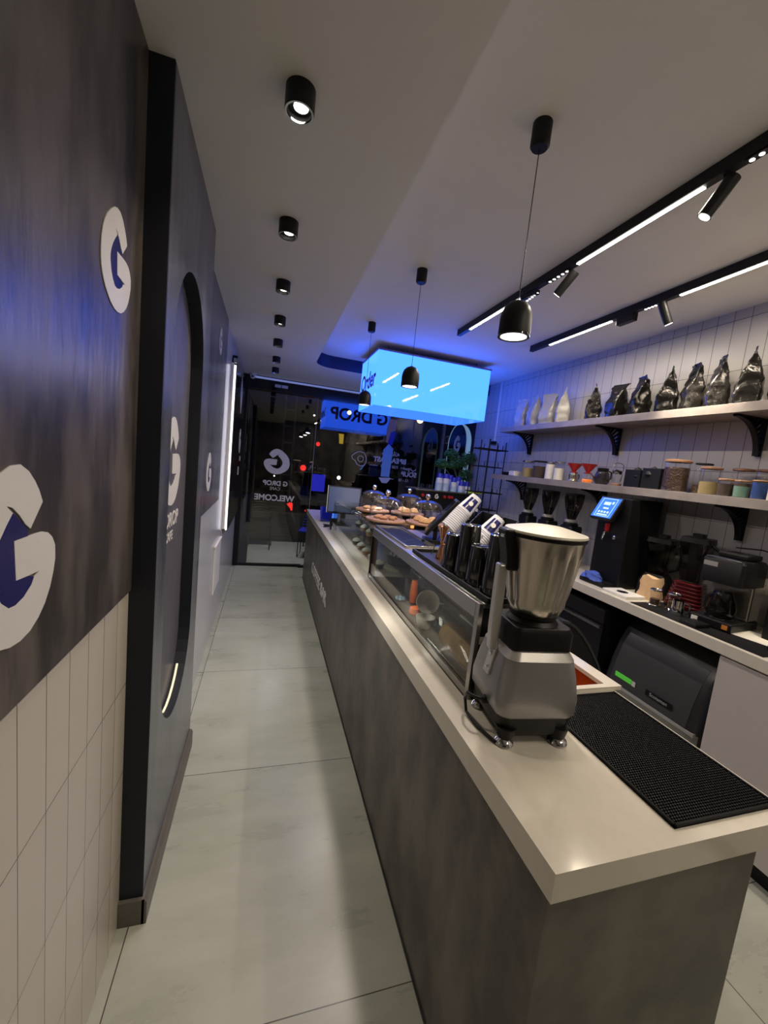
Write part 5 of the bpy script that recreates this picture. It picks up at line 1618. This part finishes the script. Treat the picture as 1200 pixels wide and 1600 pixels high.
def cupstack(x, y, n, label, z=1.461, r=0.042, ch=0.10):
    t = T('paper_cup_stack', label.replace('stack of white and blue paper cups on the espresso machine', 'white and blue paper cup stack on espresso machine'), 'cups', (x, y, z), 0, 'blue-rimmed paper cup stacks on the espresso machine')
    H = ch + 0.012 * n
    prof = []
    MB().lathe([(r, 0.0), (r, 0.012 * n * 0.9)] + [(r * (1 - 0.28 * s), 0.012 * n + ch * s) for s in (0.0, 0.45)], 24).build('white_cups', 'paper', t)
    MB().lathe([(r * 0.875, 0.012 * n + ch * 0.45), (r * 0.72, 0.012 * n + ch), (r * 0.6, 0.012 * n + ch - 0.004)], 24).build('blue_bottom', 'blue', t)
    mb = MB()
    for k in range(n):
        mb.lathe([(r, 0.003 + k * 0.011), (r + 0.003, 0.004 + k * 0.011), (r + 0.003, 0.007 + k * 0.011), (r, 0.008 + k * 0.011)], 24, closed=True)
    mb.build('rims', 'sky', t)


for i, (x, y, n_, lb_) in enumerate([(1.99, 4.42, 9, 'tallest, leftmost'), (2.08, 4.43, 9, 'second from left'), (2.11, 4.56, 7, 'behind the second'), (2.20, 4.46, 6, 'third from left in front'),
                                     (2.22, 4.60, 8, 'behind the third'), (2.30, 4.44, 3, 'short one before the plant'), (2.385, 4.45, 3, 'short one at the right end'), (2.33, 4.60, 7, 'back one at the right end')]):
    cupstack(x, y, n_, 'stack of white and blue paper cups on the espresso machine, ' + lb_)
for i in range(5):
    t = T('glass_cup', 'upturned glass cup on the espresso machine, %s from the left' % where[i], 'glass', (1.76 + 0.055 * i, 4.46 + 0.05 * (i % 2), 1.461), 0, 'glass cups left on the espresso machine')
    MB().shell([(0.020, 0), (0.024, 0.03), (0.026, 0.06)], 0.002, 18).build('cup', 'glass', t)
t = T('rubber_glove', 'lime green rubber glove lying on the espresso machine edge', 'glove', (2.44, 4.365, 1.462))
MB().tube([(0.10, 0, 0.018), (0.05, 0, 0.020), (0.0, 0, 0.018), (-0.04, 0, 0.020)], [0.020, 0.018, 0.017, 0.022], 12).build('cuff', 'lime', t)
for k in range(5):
    a = -0.8 + k * 0.38
    MB().tube([(-0.04, 0.0, 0.020), (-0.07, 0.02 * a, 0.022 + 0.018 * a), (-0.09 + 0.008 * abs(a), 0.03 * a, 0.026 + 0.032 * a)], [0.010, 0.008, 0.005], 8).build('finger', 'lime', t)
# plant
t = T('potted_plant', 'bushy green artificial plant in white vase behind the cup stacks', 'plant', (2.57, 4.98, BZ))
MB().lathe([(0.05, 0), (0.06, 0.02), (0.045, 0.20), (0.025, 0.42), (0.03, 0.50), (0.024, 0.52)], 24).build('vase', 'paper', t)
rr = random.Random(3)
mbs = MB()
mbl = MB()
blobs = [(-0.32, 0.0, 0.78, 0.10), (-0.20, 0.0, 0.92, 0.11), (-0.05, 0.02, 0.82, 0.14), (0.06, -0.02, 0.90, 0.12), (0.05, 0.0, 0.66, 0.12), (0.02, -0.05, 0.50, 0.12), (-0.16, 0.0, 0.78, 0.09)]
for bx_, by_, bz_, br in blobs:
    mbs.tube([(0, 0, 0.40), (bx_ * 0.5, by_ * 0.5, (0.45 + bz_) / 2), (bx_, by_, bz_)], 0.006, 6)
    for k in range(330):
        dd = Vector((rr.gauss(0, 1), rr.gauss(0, 1), rr.gauss(0, 0.75)))
        dd = dd.normalized() * br * rr.random() ** 0.4
        c = Vector((bx_, by_, bz_)) + Vector((dd.x * 0.9, dd.y * 0.6, dd.z * 0.7))
        e1 = Vector((rr.uniform(-1, 1), rr.uniform(-1, 1), rr.uniform(-0.6, 0.6))).normalized() * 0.024
        e2 = e1.orthogonal().normalized() * 0.010
        mbl.add([c - e1, c + e2, c + e1, c - e2], [(0, 1, 2, 3)])
mbs.build('stems', 'bark', t)
o = mbl.build('foliage', 'green', t)
# bottles and jars right of espresso machine
for i, (x, y, h, m_, lb_) in enumerate([(2.30, 4.0, 0.30, 'dglass', 'dark syrup bottle with white cap, left of the wire rack'), (2.20, 3.98, 0.27, 'dglass', 'dark syrup bottle with white cap, beside the wire rack foot'),
                                        (2.22, 3.84, 0.22, 'glass', 'clear bottle with pale cap before the wire rack')]):
    t = T('syrup_bottle', lb_, 'bottle', (x, y, BZ), 0, 'syrup bottles by the wire rack')
    MB().lathe([(0.032, 0), (0.035, 0.005), (0.035, h * 0.6), (0.014, h * 0.78), (0.013, h * 0.9)], 20).build('bottle', m_, t)
    MB().lathe([(0.015, h * 0.9), (0.016, h), (0.01, h + 0.004)], 16).build('cap', 'white', t)
    MB().lathe([(0.0355, h * 0.15), (0.0355, h * 0.5)], 20).build('label_band', 'paper', t)
# wire rack tower
t = T('wire_rack', 'tall black wire cup rack tower on the back worktop', 'rack', (2.45, 4.16, BZ))
mb = MB()
H = 1.08
for sx in (-0.16, 0.16):
    for sy in (-0.09, 0.09):
        mb.tube([(sx, sy, 0), (sx, sy, H)], 0.006, 6)
mb.tube([(0, 0, 0), (0, 0, H + 0.03)], 0.009, 6)
mb.build('uprights', 'black', t)
for z in (0.28, 0.48, 0.78, 0.98):
    s = 1.0 if z in (0.48, 0.98) else 0.75
    mb = MB()
    for yy in (-0.09, 0.0, 0.09):
        mb.box(-0.19 * s, 0.19 * s, yy - 0.007, yy + 0.007, z, z + 0.012)
    for xx in (-0.16, -0.05, 0.05, 0.16):
        mb.box(xx * s - 0.005, xx * s + 0.005, -0.10, 0.10, z, z + 0.010)
    for xx in (-0.12, 0.06, 0.12):
        mb.tube([(xx * s, -0.09, z), (xx * s, -0.09, z + 0.06)], 0.004, 6)
    mb.build('tier', 'black', t)
t = T('kettle', 'small black can with round badge behind the shaker tins', 'can', (2.26, 3.35, BZ))
MB().lathe([(0.05, 0), (0.05, 0.14), (0.044, 0.15)], 24).build('can', 'navy', t)
MB().lathe([(0.022, 0), (0.022, 0.003)], 18, c=(-0.036, -0.036, 0.08), mtx=Vector((-1, -1, 0)).to_track_quat('Z', 'Y').to_matrix().to_4x4()).build('badge', 'vinyl', t)
t = T('cup_carton', 'clear bag of plastic cups with deep blue rim on the back worktop', 'bag', (2.28, 3.62, BZ))
MB().rrect([(0, 0, 0, 0.07, 0.08, 0.03), (0.07, 0, 0, 0.08, 0.09, 0.03), (0.15, 0, 0, 0.075, 0.085, 0.03)]).build('bag', glass_mat('cloudy_plastic', (0.8, 0.85, 0.95), 0.05, 0.1, body=0.35, bodycol=(0.5, 0.6, 0.8)), t)
MB().rrect([(0.15, 0, 0, 0.078, 0.088, 0.03), (0.175, 0, 0, 0.074, 0.084, 0.03)]).build('blue_rim', 'blue', t)

# ------------------------------------------------------------------ the street outside
struct(MB().box(-4, 8, YG + 0.012, 7.9, -0.08, -0.005).build('floor_pavement', 'paving'))
struct(MB().box(-12, 20, 7.9, 26, -0.18, -0.10).build('floor_street', 'asphalt'))
lamp('AREA', 'added_pavement_fill', 22, (1.0, 0.95, 0.85), (0.3, 6.9, 2.6), (0.3, 6.9, 0), None, size=0.4, size_y=0.4, spread=140)  # light added to brighten the pavement
t = T('planter_wall', 'low dark planter wall along the far edge of the lit pavement', 'planter', (1.0, 8.1, -0.1))
MB().box(-1.2, 3.0, 0, 0.25, 0, 0.62).build('wall', 'brick', t)
t = T('door_bollard', 'dark blue square post just outside the left side of the door', 'post', (-0.29, 6.36, -0.005))
MB().box(-0.12, 0.085, -0.08, 0.08, 0, 1.06).build('post', mat('dark_blue_paint', (0.02, 0.022, 0.05), 0.4), t, bevel=0.01)
MB().box(-0.13, 0.095, -0.09, 0.09, 1.06, 1.08).build('cap', 'blackg', t)
# parked car
car = T('parked_car', 'dark parked car seen through the door beyond the pavement', 'car', (-1.5, 9.5, -0.10))
prof = [(-2.1, 0.25), (-2.15, 0.65), (-1.9, 0.85), (-1.2, 0.95), (-0.55, 1.38), (0.5, 1.42), (1.2, 1.0), (1.9, 0.88), (2.1, 0.65), (2.05, 0.25)]
MB().loft([[Vector((a * s, yy, b * (s if b > 0.9 else 1))) for a, b in prof] for yy, s in ((-0.85, 0.97), (-0.75, 1.0), (0.75, 1.0), (0.85, 0.97))]).build('body', mat('car_paint', (0.012, 0.012, 0.016), 0.2, coat=0.5), car)
MB().prism([(-1.05, 0.98), (-0.5, 1.30), (0.0, 1.33), (0.0, 0.98)], (0, -0.87, 0), (1, 0, 0), (0, 0, 1), (0, 0.01, 0)).prism([(0.08, 0.98), (0.08, 1.33), (0.45, 1.32), (1.0, 0.99)], (0, -0.87, 0), (1, 0, 0), (0, 0, 1), (0, 0.01, 0)).build('side_windows', mat('car_glass', (0.05, 0.06, 0.07), 0.08), car)
for xx in (-1.35, 1.35):
    MB().cyl((xx, -0.88, 0.32), 0.32, 0.22, 28, 'Y').build('wheel', 'rubber', car)
MB().box(1.95, 2.08, -0.84, -0.6, 0.62, 0.76).build('tail_light', 'e_red', car)
# lattice mast
t = T('lattice_pole', 'tall pale lattice utility pole across the street', 'pole', (0.52, 11.6, -0.1))
mb = MB()
for sx in (-0.14, 0.14):
    mb.box(sx - 0.025, sx + 0.025, -0.025, 0.025, 0, 4.6)
for k in range(10):
    mb.box(-0.14, 0.14, -0.02, 0.02, 0.3 + k * 0.45, 0.34 + k * 0.45)
mb.build('lattice', 'galv', t)


def tree(x, y, r, label, lean=0.1):
    t = T('street_tree', label, 'tree', (x, y, -0.1), 0, 'bare trunks beyond the window')
    MB().tube([(0, 0, 0), (lean * 0.5, 0, 1.2), (lean, 0.1, 2.4), (lean * 2.5, 0.2, 3.8)], [r, r * 0.8, r * 0.65, r * 0.4], 12).build('trunk', 'bark', t)
    MB().tube([(lean * 0.6, 0, 1.5), (lean * 0.6 + 0.4, 0, 2.4), (lean + 0.9, 0.1, 3.4)], [r * 0.5, r * 0.4, r * 0.2], 10).build('branch', 'bark', t)


tree(1.95, 11.2, 0.13, 'pale tree trunk beyond the window under the mirrored light box', -0.15)
tree(2.6, 10.5, 0.12, 'forked tree trunk farther right beyond the window', 0.2)
struct(MB().box(-12, 20, 17, 17.5, -0.18, 9).build('wall_street_facade', 'brick'))
t = T('far_building', 'unlit building across the street with dim shutters', 'building', (-1.5, 15.0, -0.18))
MB().box(-3.5, 2.6, 0, 1.6, 0, 6).build('wall', 'brick', t)
for k in range(3):
    for j in range(2):
        MB().box(-2.8 + k * 1.8, -1.8 + k * 1.8, -0.05, 0.02, 1.2 + j * 2.2, 2.6 + j * 2.2).build('shutter', mat('dim_shutter', (0.05, 0.045, 0.04), 0.7), t)
sg = T('blue_street_sign', 'glowing deep blue sign panel beyond the glass at the left of the window', 'sign', (0.93, 7.6, -0.005))
MB().box(-0.10, 0.14, -0.02, 0.02, 1.07, 1.39).build('panel', 'e_shop', sg)
MB().tube([(0.02, 0, 0), (0.02, 0, 1.08)], 0.02, 10).build('post', 'black', sg)
# street chairs: slim metal frames
def sledchair(x, y, rz, label, seatm):
    t = T('terrace_chair', label, 'chair', (x, y, -0.004), rz, 'metal terrace chairs outside the glass')
    for s in (-0.2, 0.2):
        MB().tube([(s, -0.2, 0.44), (s, -0.2, 0.009), (s, 0.2, 0.009), (s, 0.2, 0.44)], 0.008, 8).build('leg_frame', 'black', t)
    MB().rrect([(0.44, 0, 0, 0.21, 0.21, 0.04), (0.455, 0, 0, 0.21, 0.21, 0.04)]).build('seat', seatm, t)
    mb = MB()
    for k in range(6):
        z = 0.50 + k * 0.05
        mb.tube([(-0.2 + 0.015 * k, 0.20, z), (0, 0.25, z + 0.01), (0.2 - 0.015 * k, 0.20, z)], 0.008, 6)
    mb.build('back_slats', seatm, t)


sledchair(0.82, 6.85, radians(-12), 'blue slatted terrace chair outside beside the counter end', 'blue')
sledchair(-0.05, 7.65, radians(4), 'dark terrace chair frame outside behind the door', 'black')
# red / warm lamps in the street
for x, y, z, r, mm, nm, lab in [(1.0, 8.6, 1.98, 0.045, 'e_red', 'traffic_light', 'red signal light high beyond the glass joint'),
                                (1.02, 12, 1.35, 0.09, 'e_red', 'tail_lamp', 'red car light beyond the pale pole'),
                                (0.86, 8.55, 0.55, 0.03, 'e_red', 'tail_lamp', 'low red light beyond the welcome lettering'),
                                (2.05, 11.0, 3.0, 0.06, 'e_street', 'street_light', 'small warm street light beside the mirrored letters'),
                                (3.75, 10, 2.95, 0.09, 'e_street', 'street_light', 'warm orange street light under the light box'),
                                (1.75, 10, 1.25, 0.05, 'e_dot', 'street_light', 'small white light low beyond the monitor'),
                                (0.76, 7.5, 2.45, 0.018, 'e_dot', 'street_light', 'tiny white light at the top of the glass joint'),
                                (0.13, 7.1, 1.31, 0.015, 'e_dot', 'street_light', 'tiny white light under the door logo')]:
    t = T(nm, lab, 'light', (x, y, z))
    MB().lathe([(0.001, -r), (r * .7, -r * .7), (r, 0), (r * .7, r * .7), (0.001, r)], 14).build('bulb', mm, t)
    MB().tube([(0, 0.03, r * 0.5), (0, 0.05, -z - 0.1)], 0.012, 6).build('post', 'black', t)
t = T('yellow_shop_sign', 'small yellow and white lit sign across the street', 'sign', (2.10, 12.5, 2.35))
MB().box(-0.12, 0.12, -0.03, 0.03, -0.15, 0.15).build('yellow_part', 'e_yellow', t)
MB().box(0.2, 0.26, -0.03, 0.03, -0.1, 0.1).box(0.32, 0.38, -0.03, 0.03, -0.08, 0.08).box(0.44, 0.56, -0.03, 0.03, -0.1, 0.06).build('white_part', 'paper', t)
MB().tube([(0, 0.05, 0.1), (0, 0.05, -2.45)], 0.02, 6).build('post', 'black', t)
